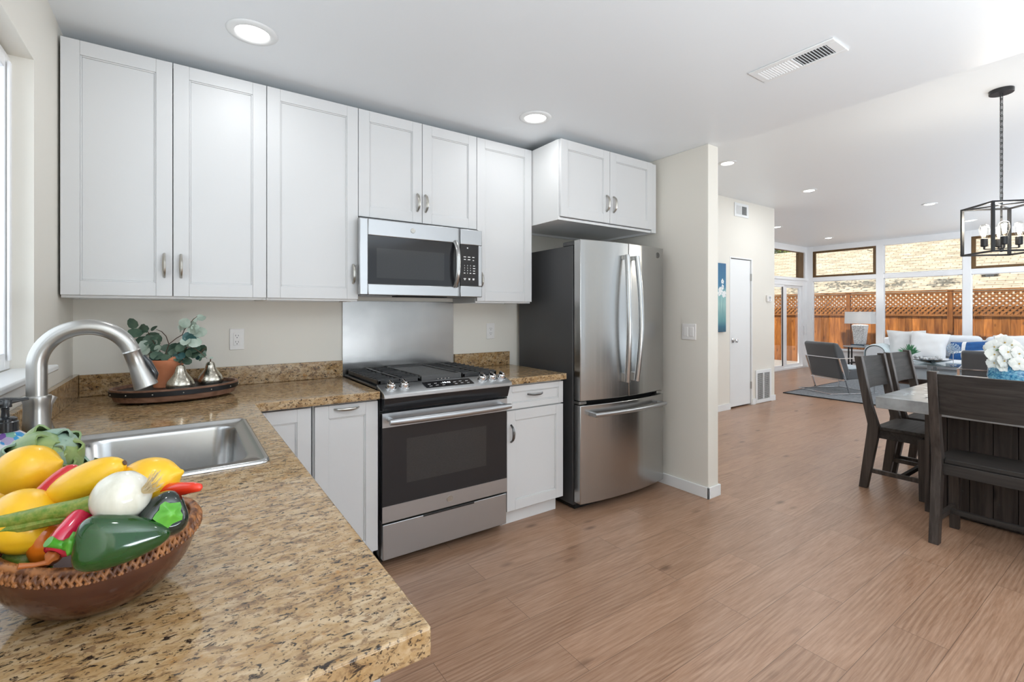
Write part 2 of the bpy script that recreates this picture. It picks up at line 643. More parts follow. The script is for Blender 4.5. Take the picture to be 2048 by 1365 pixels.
def text_bm(mb, body, size, mat, depth=.0006):
    cu = bpy.data.curves.new('t', 'FONT')
    cu.body = body
    cu.size = size
    cu.align_x = 'CENTER'
    cu.align_y = 'CENTER'
    cu.extrude = depth
    cu.resolution_u = 2
    ob = bpy.data.objects.new('t', cu)
    COL.objects.link(ob)
    dg = bpy.context.evaluated_depsgraph_get()
    me = bpy.data.meshes.new_from_object(ob.evaluated_get(dg))
    n = mb._new()
    mb.bm.from_mesh(me)
    mb.since(n, mat)
    bpy.data.objects.remove(ob)
    bpy.data.meshes.remove(me)
    bpy.data.curves.remove(cu)
    return mb


FRONT = Matrix.Rotation(R(90), 4, 'X')      # text standing up, facing -Y


def at(x, y, z, m=FRONT):
    return Matrix.Translation((x, y, z)) @ m


def shaker(mb, x0, x1, z0, z1, y, t=.02, fr=.06, rec=.008):
    """shaker front facing -Y whose face is at y"""
    mb.box(x0, x0 + fr, y, y + t, z0, z1)
    mb.box(x1 - fr, x1, y, y + t, z0, z1)
    mb.box(x0 + fr, x1 - fr, y, y + t, z0, z0 + fr)
    mb.box(x0 + fr, x1 - fr, y, y + t, z1 - fr, z1)
    e = .006
    for a, b_, c_, d_ in ((x0 + fr, x0 + fr + e, z0 + fr, z1 - fr), (x1 - fr - e, x1 - fr, z0 + fr, z1 - fr)):
        mb.box(a, b_, y + .004, y + t, c_, d_)
    mb.box(x0 + fr + e, x1 - fr - e, y + .004, y + t, z0 + fr, z0 + fr + e)
    mb.box(x0 + fr + e, x1 - fr - e, y + .004, y + t, z1 - fr - e, z1 - fr)
    mb.box(x0 + fr + e, x1 - fr - e, y + rec, y + t, z0 + fr + e, z1 - fr - e)
    return mb


def pull(x, y, z, parent, vertical=True, L=.105, mat='pull'):
    """arched bar pull on a front facing -Y"""
    pts = []
    for i in range(13):
        t = i / 12
        a = (t - .5) * L
        d = .030 * (1 - abs(2 * t - 1) ** 3.2)
        pts.append((x, y - .0015 - d, z + a) if vertical else (x + a, y - .0015 - d, z))
    rr = [.0045 + .0022 * math.sin(PI * i / 12) for i in range(13)]
    return MB().tube(pts, rr, 8, sq=1.3).build('handle', mat, parent)


# ------------------------------------------------------------------ the room
XL, YB, ZK, ZL = -0.42, 2.985, 2.496, 2.851
XW, YS, YH = 12.2, 5.25, 3.56
struct('floor', MB().box(XL - .14, XW + .1, -3.3, YS + .1, -.12, 0), 'floor')
cl = MB().box(XL - .14, 3.154, -3.3, YH + .8, ZK, 2.96)
struct('ceiling', cl, 'ceiling', bev=.004)
struct('ceiling_living', MB().box(3.154, XW + .62, -3.3, YS + .62, ZL, 2.96), 'ceiling')
wl = MB()
for b in ((-3.3, .55, 0, ZK), (2.28, YB + .12, 0, ZK), (.55, 2.28, 0, 1.098), (.55, 2.28, 2.18, ZK)):
    wl.box(XL - .14, XL, *b)
struct('wall_left', wl, 'cream')
struct('wall_back', MB().box(XL, 3.03, YB, YB + .12, 0, ZK), 'cream')
struct('wall_partition', MB().box(3.03, 3.153, 1.944, YH, 0, ZK), 'cream', bev=.004)
# wall with the closet door: an opening for the slab
wh = MB()
wh.box(3.03, 6.066, YH, YH + .12, 0, ZL)
wh.box(6.60, 7.237, YH, YH + .12, 0, ZL)
wh.box(6.066, 6.60, YH, YH + .12, 2.052, ZL)
wh.box(7.117, 7.237, YH + .12, YS + .1, 0, ZL)
wh.box(3.153, 7.117, YH + .7, YH + .75, 0, ZL)
wh.box(2.95, 3.03, YB + .12, YH + .75, 0, ZK)
struct('wall_hall', wh, 'cream')
ws = MB()
ws.box(7.237, 9.2, YS, YS + .1, 0, ZL)
ws.box(9.2, 12.30, YS, YS + .1, 1.985, 2.105)
ws.box(9.2, 12.30, YS, YS + .1, 2.715, ZL)
ws.box(12.055, 12.30, YS, YS + .1, 0, 1.985)
ws.box(12.10, 12.30, YS, YS + .1, 2.105, 2.715)
ws.box(9.2, XW, YS - .03, YS, 2.05, 2.105)
struct('wall_patio', ws, 'frame_white')
# glazed wall: posts, transom beam, sill wall, head
ww = MB()
YP = [(5.126, 5.25), (3.747, 3.88), (2.390, 2.508), (1.02, 1.148), (-.35, -.22)]
for a, b in YP:
    ww.box(XW, XW + .1, a, b, 0, ZL)
ww.box(XW, XW + .1, -.22, 5.126, 0, .47)
ww.box(XW + .005, XW + .1, -.22, 5.126, 2.03, 2.125)
ww.box(XW + .003, XW + .1, -.22, 5.126, 2.735, ZL)
ww.box(XW - .035, XW + .1, -.22, 5.126, .44, .47)
ww.box(XW, XW + .1, -3.3, -.35, 0, ZL)
struct('wall_window', ww, 'frame_white', bev=.003)
wf = MB()
for b in ((XL, .1, 0, ZK), (.1, 3.154, 0, .40), (.1, 3.154, 2.46, ZK), (3.154, 4.5, 0, .4), (3.154, 4.5, 2.46, ZL), (4.5, 6.1, 0, ZL), (6.1, 11.1, 0, .4), (6.1, 11.1, 2.5, ZL), (11.1, XW, 0, ZL)):
    wf.box(b[0], b[1], -3.3, -3.2, b[2], b[3])
struct('wall_front', wf, 'cream')

struct('sun_block_left', MB().box(-1.75, XL - .141, -3.3, 4.4, 2.52, 2.66), 'trim')  # unseen slab added to keep the sun out of the kitchen window
# skirtings
struct('baseboard_partition', MB().box(3.017, 3.029, 1.931, 2.984, 0, .079).box(3.017, 3.166, 1.931, 1.943, 0, .079).box(3.154, 3.166, 1.943, YH - .001, 0, .079), 'trim', bev=.002)
struct('baseboard_hall', MB().box(3.154, 6.046, YH - .013, YH - .001, 0, .082).box(6.612, 6.69, YH - .013, YH - .001, 0, .082).box(7.122, 7.250, YH - .013, YH - .001, 0, .082).box(7.238, 7.250, YH - .001, YS - .002, 0, .082), 'trim', bev=.002)

# kitchen window in the left wall
wf1 = MB()
for b in ((.55, .61, 1.12, 2.17), (2.222, 2.28, 1.12, 2.17), (.61, 2.222, 1.12, 1.175), (.61, 2.222, 2.115, 2.17), (1.39, 1.44, 1.175, 2.115)):
    wf1.box(-.535, -.478, *b)
wf1.box(-.474, -.466, .575, .61, 1.15, 2.14).box(-.474, -.466, 2.224, 2.247, 1.15, 2.14)
win1 = struct('window_1', wf1, 'frame_white', bev=.003)
MB().box(-.508, -.504, .61, 2.222, 1.175, 2.115).build('glass_pane', 'glass', win1)
sl = MB().box(-.478, -.372, .47, 2.375, 1.098, 1.120)
sl.box(-.4185, -.402, .50, 2.345, 1.05, 1.098)
struct('trim_1', sl, 'trim', bev=.006)

# living room panes: each one a window of its own
n = 1
for (a, b), (c, d) in zip(YP[1:], YP[:-1]):
    y0, y1 = b, c
    n += 1
    f = MB()
    for q in ((y0, y0 + .012, .47, 2.03), (y1 - .012, y1, .47, 2.03), (y0, y1, .47, .482), (y0, y1, 2.018, 2.03)):
        f.box(XW + .03, XW + .06, *q)
    wn = struct('window_%d' % n, f, 'frame_white')
    MB().box(XW + .043, XW + .047, y0 + .012, y1 - .012, .482, 2.018).build('glass_pane', 'glass', wn)
    n += 1
    f = MB()
    if n in (3, 7):
        t = .058 if n == 3 else .06
        for q in ((y0, y0 + t, 2.125, 2.735), (y1 - t, y1, 2.125, 2.735), (y0 + t, y1 - t, 2.125, 2.125 + t * .8), (y0 + t, y1 - t, 2.735 - t * .8, 2.735)):
            f.box(XW + .012, XW + .06, *q)
        wn = struct('window_%d' % n, f, 'brown_frame', bev=.003)
        MB().box(XW + .05, XW + .054, y0 + t, y1 - t, 2.17, 2.69).build('glass_pane', 'glass', wn)
        MB().tube([(XW + .012, y0 + .075, 2.62), (XW - .02, y0 + .10, 2.635), (XW - .02, y0 + .15, 2.655)], .006, 6).build('handle', 'dark_metal', wn)
    else:
        for q in ((y0, y0 + .012, 2.125, 2.735), (y1 - .012, y1, 2.125, 2.735), (y0, y1, 2.125, 2.137), (y0, y1, 2.723, 2.735)):
            f.box(XW + .03, XW + .06, *q)
        wn = struct('window_%d' % n, f, 'frame_white')
        MB().box(XW + .043, XW + .047, y0 + .012, y1 - .012, 2.137, 2.723).build('glass_pane', 'glass', wn)
# transom over the sliding door
f = MB().box(11.86, 12.10, YS + .03, YS + .09, 2.105, 2.715).box(9.2, 11.86, YS + .03, YS + .06, 2.105, 2.118).box(9.2, 11.86, YS + .03, YS + .06, 2.70, 2.715)
wn = struct('window_12', f, 'brown_frame', bev=.003)
MB().box(9.2, 11.86, YS + .043, YS + .047, 2.118, 2.70).build('glass_pane', 'glass', wn)
# sliding patio door
f = MB()
for b in ((9.2, 12.055, YS + .0, YS + .095, 1.925, 1.985), (12.0, 12.055, YS + .0, YS + .095, .0, 1.925), (9.2, 12.0, YS + .0, YS + .095, 0.0, .045)):
    f.box(*b)
d2 = struct('door_2', f, 'frame_white', bev=.003)
f = MB()
for b in ((9.2, 9.26, .045, 1.925), (11.07, 11.14, .045, 1.925)):
    f.box(b[0], b[1], YS + .01, YS + .045, b[2], b[3])
f.box(9.26, 11.07, YS + .01, YS + .045, .045, .115).box(9.26, 11.07, YS + .01, YS + .045, 1.865, 1.925)
pa = f.build('sliding_panel', 'frame_white', d2, bev=.003)
MB().box(9.26, 11.07, YS + .025, YS + .029, .115, 1.865).build('glass_pane', 'glass', pa)
MB().box(11.02, 11.07, YS + .004, YS + .01, .10, 1.88).build('screen_edge', 'dark_grey', pa)
f = MB()
for b in ((11.16, 11.33, .045, 1.925), (11.93, 12.0, .045, 1.925)):
    f.box(b[0], b[1], YS + .05, YS + .085, b[2], b[3])
f.box(11.33, 11.93, YS + .05, YS + .085, .045, .115).box(11.33, 11.93, YS + .05, YS + .085, 1.865, 1.925)
pa = f.build('fixed_panel', 'frame_white', d2, bev=.003)
MB().box(11.33, 11.93, YS + .065, YS + .069, .115, 1.865).build('glass_pane', 'glass', pa)
MB().tube([(12.03, YS + .0, .78), (12.03, YS - .035, .80), (12.03, YS - .035, .96), (12.03, YS + .0, .98)], .011, 8).build('handle', 'frame_white', d2)

# closet door
sl = MB().box(6.078, 6.585, YH + .012, YH + .047, .022, 2.036)
d1 = struct('door_1', sl, 'trim', bev=.002)
jm = MB().box(6.046, 6.066, YH - .004, YH + .11, 0, 2.06).box(6.592, 6.612, YH - .004, YH + .11, 0, 2.06).box(6.066, 6.592, YH - .004, YH + .11, 2.045, 2.06)
struct('trim_2', jm, 'trim', bev=.002)
MB().box(6.05, 6.61, YH + .09, YH + .11, 0, 2.05).build('gap_shade_sheet', 'shadow_gap', d1)  # black sheet behind the slab, puts the shade into its edge gaps
k = MB().lathe([(.031, 0), (.031, .006), (.012, .010), (.011, .030), (.026, .040), (.030, .052), (.026, .064), (0, .068)], (0, 0, 0), 20, mat=Matrix.Translation((6.137, YH + .012, .925)) @ Matrix.Rotation(R(90), 4, 'X'))
k.build('door_knob', 'chrome', d1)
for z in (.28, 1.80):
    MB().box(6.583, 6.596, YH + .002, YH + .014, z - .05, z + .05).tube([(6.590, YH - .002, z - .05), (6.590, YH - .002, z + .05)], .007, 8).build('hinge', 'nickel', d1)


# ------------------------------------------------------------------ wall cabinets
YU, ZT, ZB = 2.647, 2.445, 1.383


def wall_cabinet(label, x0, x1, z0, z1, doors, handles, yf=YU, yb=YB - .002, zbox=None, zhandle=(1.469, 1.574)):
    t = thing('wall_cabinet', label, 'cabinet', (x0, yf + .02, z0 - .011), world=True, group=None)
    zb = z0 - .011 if zbox is None else zbox
    b = MB()
    e = .0008
    b.box(x0 + e, x0 + .018, yf + .022, yb, zb, z1)
    b.box(x1 - .018, x1 - e, yf + .022, yb, zb, z1)
    b.box(x0 + .018, x1 - .018, yf + .022, yb, z1 - .018, z1)
    b.box(x0 + .018, x1 - .018, yf + .022, yb, zb + .016, zb + .034)
    b.box(x0 + .018, x1 - .018, yb - .012, yb, zb, z1)
    b.box(x0 + .018, x1 - .018, yf + .022, yf + .04, zb, zb + .04)
    b.build('cabinet_box', 'cabinet_box', t, bev=.0012)
    for (a, c), (hx) in zip(doors, handles):
        d = shaker(MB(), a + .0016, c - .0016, z0, z1, yf).build('door', 'paint', t, bev=.0016)
        if hx is not None:
            pull(hx, yf, sum(zhandle) / 2, d, True, zhandle[1] - zhandle[0])
    return t


wall_cabinet('tall white double door wall cabinet beside the kitchen window wall', -.413, .346, ZB, ZT, [(-.413, -.036), (-.036, .346)], [-.068, -.006])
wall_cabinet('tall white single door wall cabinet immediately left of the microwave', .346, .802, ZB, ZT, [(.346, .802)], [.772])
wall_cabinet('short white double door wall cabinet directly above the microwave', .802, 1.564, 1.846, ZT, [(.802, 1.184), (1.184, 1.564)], [1.151, 1.204], zhandle=(1.913, 2.018))
wall_cabinet('tall white single door wall cabinet between microwave and refrigerator', 1.564, 2.011, ZB, ZT, [(1.564, 2.011)], [1.590])
t = wall_cabinet('deep white double door cabinet mounted above the refrigerator', 2.016, 2.994, 1.938, ZT, [(2.022, 2.477), (2.477, 2.938)], [2.441, 2.511], yf=2.35, zbox=1.918, zhandle=(2.017, 2.130))
MB().box(2.940, 2.994, 2.362, 2.372, 1.918, ZT).build('filler_strip', 'paint', t, bev=.001)

# ------------------------------------------------------------------ base cabinets
YC = 2.35


def base_box(b, x0, x1, yf, yb, kick=.075):
    b.box(x0, x1, yf + .022, yb, .105, .872)
    b.box(x0, x1, yf + kick, yb, .0, .105)
    return b


t = thing('base_cabinet', 'white base cabinet with one drawer between range and refrigerator', 'cabinet', (1.597, YC, 0), world=True)
base_box(MB(), 1.597, 2.040, YC, YB - .002).build('cabinet_box', 'cabinet_box', t, bev=.0012)
d = shaker(MB(), 1.598, 2.041, .722, .862, YC, fr=.036).build('drawer_front', 'paint', t, bev=.0016)
pull(1.808, YC, .803, d, False, .115, 'pull_dark')
d = shaker(MB(), 1.598, 2.041, .109, .714, YC).build('door', 'paint', t, bev=.0016)
pull(1.626, YC, .578, d, True, .105, 'pull_dark')

t = thing('base_cabinet', 'white pull-out base cabinet immediately left of the range', 'cabinet', (.505, YC, 0), world=True)
base_box(MB(), .503, .811, YC, YB - .002).build('cabinet_box', 'cabinet_box', t, bev=.0012)
d = shaker(MB(), .509, .810, .109, .864, YC, fr=.062).build('door', 'paint', t, bev=.0016)
pull(.655, YC, .843, d, False, .115)

t = thing('base_cabinet', 'white blind corner base cabinet tucked behind the sink counter', 'cabinet', (.24, YC, 0), world=True)
base_box(MB(), .24, .499, YC, YB - .002).build('cabinet_box', 'grey_strip', t, bev=.0012)
shaker(MB(), .243, .492, .109, .864, YC).build('door', 'paint', t, bev=.0016)

t = thing('base_cabinet', 'white base cabinet run beneath the stainless sink counter', 'cabinet', (-.41, .60, 0), world=True)
b = MB()
b.box(-.412, .195, .592, .610, 0, .872).box(-.412, .195, 2.30, 2.318, 0, .872).box(-.412, -.395, .61, 2.30, 0, .872)
b.box(-.395, .195, .61, 2.30, .09, .108).box(.12, .195, .61, 2.30, .0, .09).box(.177, .195, .61, 2.30, .108, .14).box(.177, .195, .61, 2.30, .80, .872)
b.box(.177, .195, 1.18, 1.22, .14, .80).box(.177, .195, .61, .64, .14, .80)
b.build('cabinet_box', 'cabinet_box', t, bev=.001)
MB().box(.196, .206, .588, .612, .0, .872).build('corner_strip', 'grey_strip', t)
for y0, y1 in ((.63, 1.19), (1.21, 1.75), (1.755, 2.29)):
    q = MB()
    shaker(q, -y1, -y0, .109, .864, 0)
    q.since(0, Matrix(((0, -1, 0, .218), (-1, 0, 0, 0), (0, 0, 1, 0), (0, 0, 0, 1))))
    q.build('door', 'paint', t, bev=.0016)

# ------------------------------------------------------------------ counters
CT, CB = .914, .875
SX0, SX1, SY0, SY1 = -.352, .176, 1.408, 1.982          # hole for the sink
t = thing('countertop', 'L-shaped polished brown granite countertop with the sink', 'countertop', (-.1, 1.6, CB), world=True)
c = MB()
# outline with the hole: strips welded into one slab
xs = [-.418, SX0, SX1, .259, .812]
ys = [.550, SY0, SY1, 2.321, 2.983]


def cell(i, j):
    if i == 1 and j == 1:
        return False
    if i == 3 and j < 3:
        return False
    return True


vt = {}


def gv(i, j, z):
    k = (i, j, z)
    if k not in vt:
        vt[k] = c.bm.verts.new((xs[i], ys[j], z))
    return vt[k]


for i in range(4):
    for j in range(4):
        if not cell(i, j):
            continue
        c.bm.faces.new([gv(i, j, CT), gv(i + 1, j, CT), gv(i + 1, j + 1, CT), gv(i, j + 1, CT)])
        c.bm.faces.new([gv(i, j + 1, CB), gv(i + 1, j + 1, CB), gv(i + 1, j, CB), gv(i, j, CB)])
        for di, dj, a, b_ in ((-1, 0, (0, 1), (0, 0)), (1, 0, (1, 0), (1, 1)), (0, -1, (0, 0), (1, 0)), (0, 1, (1, 1), (0, 1))):
            ni, nj = i + di, j + dj
            if not (0 <= ni < 4 and 0 <= nj < 4 and cell(ni, nj)):
                A, B = (i + a[0], j + a[1]), (i + b_[0], j + b_[1])
                c.bm.faces.new([gv(*A, CT), gv(*A, CB), gv(*B, CB), gv(*B, CT)])
c.build('slab', 'granite', t, bev=.004, seg=3)
MB().box(-.396, .803, 2.963, 2.983, CT + .0005, 1.016).build('backsplash', 'granite', t, bev=.002)
MB().box(-.418, -.397, .56, 2.983, CT + .0005, 1.020).build('backsplash', 'granite', t, bev=.002)
t = thing('countertop', 'small granite countertop between range and refrigerator', 'countertop', (1.8, 2.6, CB), world=True)
MB().box(1.594, 2.048, 2.321, 2.983, CB, CT).build('slab', 'granite', t, bev=.004, seg=3)
MB().box(1.572, 2.040, 2.963, 2.983, CT + .0005, 1.014).build('backsplash', 'granite', t, bev=.002)

tag(MB().box(.805, 1.567, 2.9775, 2.9835, .90, 1.381).build('backsplash_panel', 'steel_sheet', None, (1.186, 2.98, .9), bev=.001), 'tall brushed steel sheet on the wall behind the range', 'backsplash')


def outlet(x, y, z, label):
    t = thing('wall_outlet', label, 'outlet', (x, y, z - .0575), world=True)
    MB().box(x - .035, x + .035, y - .006, y - .0005, z - .0575, z + .0575).build('cover_plate', 'white_plastic', t, bev=.003)
    f = MB().box(x - .0165, x + .0165, y - .0085, y - .006, z - .034, z + .034).build('receptacle', 'white_plastic', t, bev=.002)
    s = MB()
    for dz in (-.017, .017):
        s.box(x - .0075, x - .0055, y - .0092, y - .0085, z + dz - .001, z + dz + .008)
        s.box(x + .0055, x + .0075, y - .0092, y - .0085, z + dz - .001, z + dz + .007)
        s.disc((x, y - .0088, z + dz - .008), .0025, 10, 'y')
    s.build('slots', 'slot', f)


outlet(.244, YB, 1.163, 'white duplex wall outlet behind the pear ornaments')
outlet(1.879, YB, 1.170, 'white duplex wall outlet beside the dark refrigerator side')
x, y, z = 3.03, 2.096, 1.168
t = thing('light_switch', 'white double rocker light switch on the partition wall', 'switch', (x, y, z - .058), world=True)
MB().box(x - .006, x - .0005, y - .058, y + .058, z - .058, z + .058).build('cover_plate', 'white_plastic', t, bev=.003)
for dy in (-.023, .023):
    MB().box(x - .0095, x - .006, y + dy - .017, y + dy + .017, z - .034, z + .034).build('rocker', 'white_plastic', t, bev=.002)

# ------------------------------------------------------------------ emblem used on the appliances


def emblem(x, y, z, r, parent, skin='pull'):
    e = MB()
    ring = [(x + r * math.cos(a), y - .0008, z + r * math.sin(a)) for a in [2 * PI * i / 28 for i in range(28)]]
    e.tube(ring, r * .09, 6, closed=True)
    e.disc((x, y, z), r * .96, 28, 'y', .001)
    for k in range(4):
        a0 = k * PI / 2 + .5
        e.tube([(x + r * q * math.cos(a0 + q * 1.4), y - .001, z + r * q * math.sin(a0 + q * 1.4)) for q in (.55, .65, .75, .86)], r * .05, 5)
    text_bm(e, 'GE', r * .85, at(x, y - .001, z))
    return e.build('emblem', skin, parent)


# ------------------------------------------------------------------ range
YO = 2.33
t = thing('gas_range', 'stainless slide-in gas range with black oven door', 'range', (1.205, YO + .3, 0), world=True)
b = MB().box(.822, 1.588, 2.372, 2.972, .06, .905).box(.85, 1.56, 2.45, 2.9, 0, .06)
b.build('body', 'black', t, bev=.003)
# cooktop deck
MB().box(.8135, 1.5715, 2.385, 2.972, .9146, .928).build('cooktop', 'black', t, bev=.004)
# slanted control panel
prof = [(2.286, .878), (2.286, .896), (2.294, .903), (2.400, .936), (2.400, .90), (2.36, .872)]
cp = MB().prism([(y_, z_) for y_, z_ in prof], .820, 1.5905).build('control_panel', 'steel', t, bev=.003)
sl_ = math.atan2(.936 - .903, 2.400 - 2.294)
PN = Matrix.Rotation(sl_, 4, 'X')


def on_panel(x, s_, h=0.):
    """point on the slanted panel, s_ from its front edge, h above it"""
    return Vector((x, 2.294 + s_ * math.cos(sl_) - h * math.sin(sl_), .903 + s_ * math.sin(sl_) + h * math.cos(sl_)))


dm = Matrix.Translation(on_panel(1.205, .054, .0006)) @ PN
MB().box(-.145, .145, -.034, .034, 0, .0016, dm).build('display', 'black_glass', cp)
g = MB()
text_bm(g, '10:46', .022, Matrix.Translation(on_panel(1.195, .062, .0026)) @ PN)
g.build('clock_digits', 'lit_digits', cp)
for i in range(7):
    for s_ in (.035, .058):
        if abs(i - 3) > 0:
            MB().box(-.008, .008, -.0012, .0012, 0, .0006, Matrix.Translation(on_panel(1.205 + (i - 3) * .038, s_ + .004 * (i % 2), .0024)) @ PN).build('button_mark', 'mark', cp)
for i, x in enumerate((.876, .948, 1.420, 1.487, 1.552)):
    km = Matrix.Translation(on_panel(x, .054, 0)) @ PN
    k = MB().lathe([(.027, 0), (.027, .006), (.0215, .008), (.0205, .026), (.018, .029), (0, .029)], (0, 0, 0), 24, mat=km)
    kn = k.build('burner_knob', 'chrome', t)
    MB().box(-.0062, .0062, -.021, .021, .026, .040, km).build('knob_grip', 'chrome', kn, bev=.003)
# splash skirt below the panel
MB().prism([(2.36, .873), (2.295, .8775), (2.320, .812), (2.37, .806)], .826, 1.584).build('trim_skirt', 'black_glass', t, bev=.002)
# oven door
o1 = MB().box(.826, 1.584, YO + .002, YO + .036, .246, .796).build('oven_door', 'black_glass', t, bev=.002)
MB().box(.826, 1.584, YO, YO + .0019, .725, .796).box(.826, 1.584, YO + .0361, YO + .038, .725, .796).box(.826, 1.584, YO, YO + .038, .7961, .798).build('upper_band', 'steel', o1)
MB().box(.826, 1.584, YO, YO + .0019, .246, .325).box(.826, 1.584, YO, YO + .038, .244, .2459).build('lower_band', 'steel', o1)
MB().box(.955, 1.44, YO + .0008, YO + .0019, .425, .655).build('oven_window', 'window_glass_dark', o1)
h = MB()
pts = [(.842 + i / 20 * .726, 2.268 - .012 * math.sin(PI * i / 20), .765) for i in range(21)]
h.tube(pts, [.0145] + [.0175] * 19 + [.0145], 14)
for x in (.862, 1.548):
    h.tube([(x, YO + .002, .765), (x, 2.27, .765)], .0125, 12)
h.build('door_handle', 'steel', o1)
emblem(1.205, YO - .0006, .287, .017, o1)
dr = MB().box(.830, 1.583, YO + .004, YO + .04, .052, .232).build('warming_drawer', 'steel', t, bev=.003)
MB().box(1.05, 1.36, YO + .001, YO + .0038, .224, .2316).build('drawer_grip', 'black', dr)
MB().box(.835, 1.579, YO + .045, YO + .06, .03, .80).build('dark_seam', 'shadow_gap', t)


def grate(x0, x1, y0, y1, parent):
    g = MB()
    zt = .962
    for a in ((x0, x0 + .016), (x1 - .016, x1)):
        g.box(a[0], a[1], y0, y1, zt - .028, zt - .008)
    for a in ((y0, y0 + .016), (y1 - .016, y1)):
        g.box(x0, x1, a[0], a[1], zt - .028, zt - .004)
    ym = (y0 + y1) / 2
    xm = (x0 + x1) / 2
    nb = 9
    for i in range(nb):
        yy = y0 + .03 + (y1 - y0 - .06) * i / (nb - 1)
        if abs(yy - ym) < .02:
            g.box(x0, x1, yy - .006, yy + .006, zt - .016, zt)
        else:
            g.box(x0, xm - .024, yy - .005, yy + .005, zt - .014, zt)
            g.box(xm + .024, x1, yy - .005, yy + .005, zt - .014, zt)
    g.box(xm - .006, xm + .006, y0, y1, zt - .018, zt - .001)
    for a in (x0 + .008, x1 - .008):
        for b_ in (y0 + .008, y1 - .008):
            g.box(a - .008, a + .008, b_ - .008, b_ + .008, .928, zt - .02)
    return g.build('burner_grate', 'iron', parent, bev=.0025)


grate(.832, 1.066, 2.412, 2.952, t)
grate(1.330, 1.562, 2.412, 2.952, t)
for x, yy, r in ((.949, 2.54, .040), (.949, 2.82, .034), (1.446, 2.54, .044), (1.446, 2.82, .034)):
    bu = MB().lathe([(r * 1.25, .928), (r * 1.2, .936), (r, .938), (r, .944), (r * .9, .947), (0, .947)], (x, yy, 0), 24)
    bu.build('burner_cap', 'iron', t)
gp = MB().box(1.074, 1.322, 2.43, 2.94, .945, .957)
gp.box(1.074, 1.322, 2.412, 2.43, .930, .962).box(1.074, 1.322, 2.936, 2.952, .930, .964).box(1.074, 1.084, 2.43, 2.936, .945, .964).box(1.312, 1.322, 2.43, 2.936, .945, .964)
gr = gp.build('griddle', 'griddle', t, bev=.003)
q = MB()
for i in range(4):
    q.lathe([(.006, 0), (.006, .003), (0, .004)], (1.17 + i * .022, 2.406, .938), 10)
q.build('griddle_studs', 'chrome', gr)

# ------------------------------------------------------------------ microwave
YM = 2.585
t = thing('microwave', 'stainless over-the-range microwave with black glass door', 'microwave', (1.18, 2.8, 1.405), world=True)
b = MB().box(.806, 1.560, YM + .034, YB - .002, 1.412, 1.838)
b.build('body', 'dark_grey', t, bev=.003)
u = MB().box(.82, 1.55, YM + .05, 2.93, 1.405, 1.4118)
u.build('underside', 'black', t, bev=.002)
MB().box(1.02, 1.34, YM + .045, YM + .13, 1.4005, 1.4048).build('vent_grille', 'shadow_gap', t)
dr = MB()
X0, X1, Z0, Z1 = .790, 1.4065, 1.406, 1.828
wx0, wx1, wz0, wz1 = .836, 1.398, 1.468, 1.736
dr.box(X0, wx0, YM, YM + .032, Z0, Z1).box(wx1, X1, YM, YM + .032, Z0, Z1).box(wx0, wx1, YM, YM + .032, Z0, wz0).box(wx0, wx1, YM, YM + .032, wz1, Z1)
d = dr.build('door', 'steel', t, bev=.006)
MB().box(wx0, wx1, YM + .003, YM + .03, wz0, wz1).build('door_glass', 'black_glass', d)
MB().box(.884, 1.300, YM + .0018, YM + .003, 1.502, 1.668).build('door_window', 'window_glass_dark', d)
pts = []
for i in range(17):
    a = i / 16
    pts.append((1.372, YM - .002 - .040 * (1 - abs(2 * a - 1) ** 3), 1.468 + .276 * a))
MB().tube(pts, .0125, 12, sq=1.25).build('door_handle', 'steel_v', d)
emblem(1.098, YM - .0006, 1.783, .013, d)
p = MB()
px0, px1, pz0, pz1 = 1.4105, 1.566, 1.406, 1.828
p.box(px0, px1, YM, YM + .032, pz0, 1.474).box(px0, px1, YM, YM + .032, 1.732, pz1).box(1.540, px1, YM, YM + .032, 1.474, 1.732)
p_ = p.build('control_column', 'steel', t, bev=.004)
MB().box(px0, 1.540, YM + .002, YM + .03, 1.474, 1.732).build('keypad', 'black_glass', p_)
yk = YM + .0016
kx = [1.440, 1.461, 1.482]
keys_ = [(ch, kx[i], 1.601 - r_ * .0155) for r_, row in enumerate(('123', '456', '789')) for i, ch in enumerate(row)] + [('0', kx[1], 1.5545)]
for ch, x, z in keys_:
    text_bm(MB(), ch, .011, at(x, yk, z), .0003).build('key_digit', 'mark', p_)
for a, b_, ww_ in ((1.440, 1.5545, .011), (1.482, 1.5545, .011), (1.508, 1.601, .013), (1.508, 1.5855, .017), (1.508, 1.570, .014), (1.508, 1.5545, .016), (1.442, 1.655, .017), (1.472, 1.655, .018), (1.503, 1.655, .015), (1.442, 1.639, .014), (1.472, 1.639, .018), (1.503, 1.636, .010),
                  (1.442, 1.520, .017), (1.474, 1.520, .013), (1.504, 1.520, .014), (1.442, 1.513, .008), (1.474, 1.514, .010), (1.504, 1.514, .012)):
    MB().box(a - ww_ / 2, a + ww_ / 2, yk, yk + .0008, b_ - .0021, b_ + .0021).build('key_mark', 'mark', p_)
MB().box(1.457, 1.465, yk, yk + .0008, 1.708, 1.715).build('indicator', 'mark', p_)

# ------------------------------------------------------------------ refrigerator
t = thing('refrigerator', 'stainless french door refrigerator with bottom freezer drawer', 'refrigerator', (2.53, 2.6, 0), world=True)
FX0, FX1, FYF = 2.111, 2.951, 2.262
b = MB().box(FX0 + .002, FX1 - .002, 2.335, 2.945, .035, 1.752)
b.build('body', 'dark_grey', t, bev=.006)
MB().box(FX0 + .03, FX1 - .03, 2.35, 2.9, 0, .035).build('plinth', 'black', t)
MB().box(FX0 + .014, FX1 - .014, 2.322, 2.336, .06, 1.76).build('door_gasket', 'shadow_gap', t)


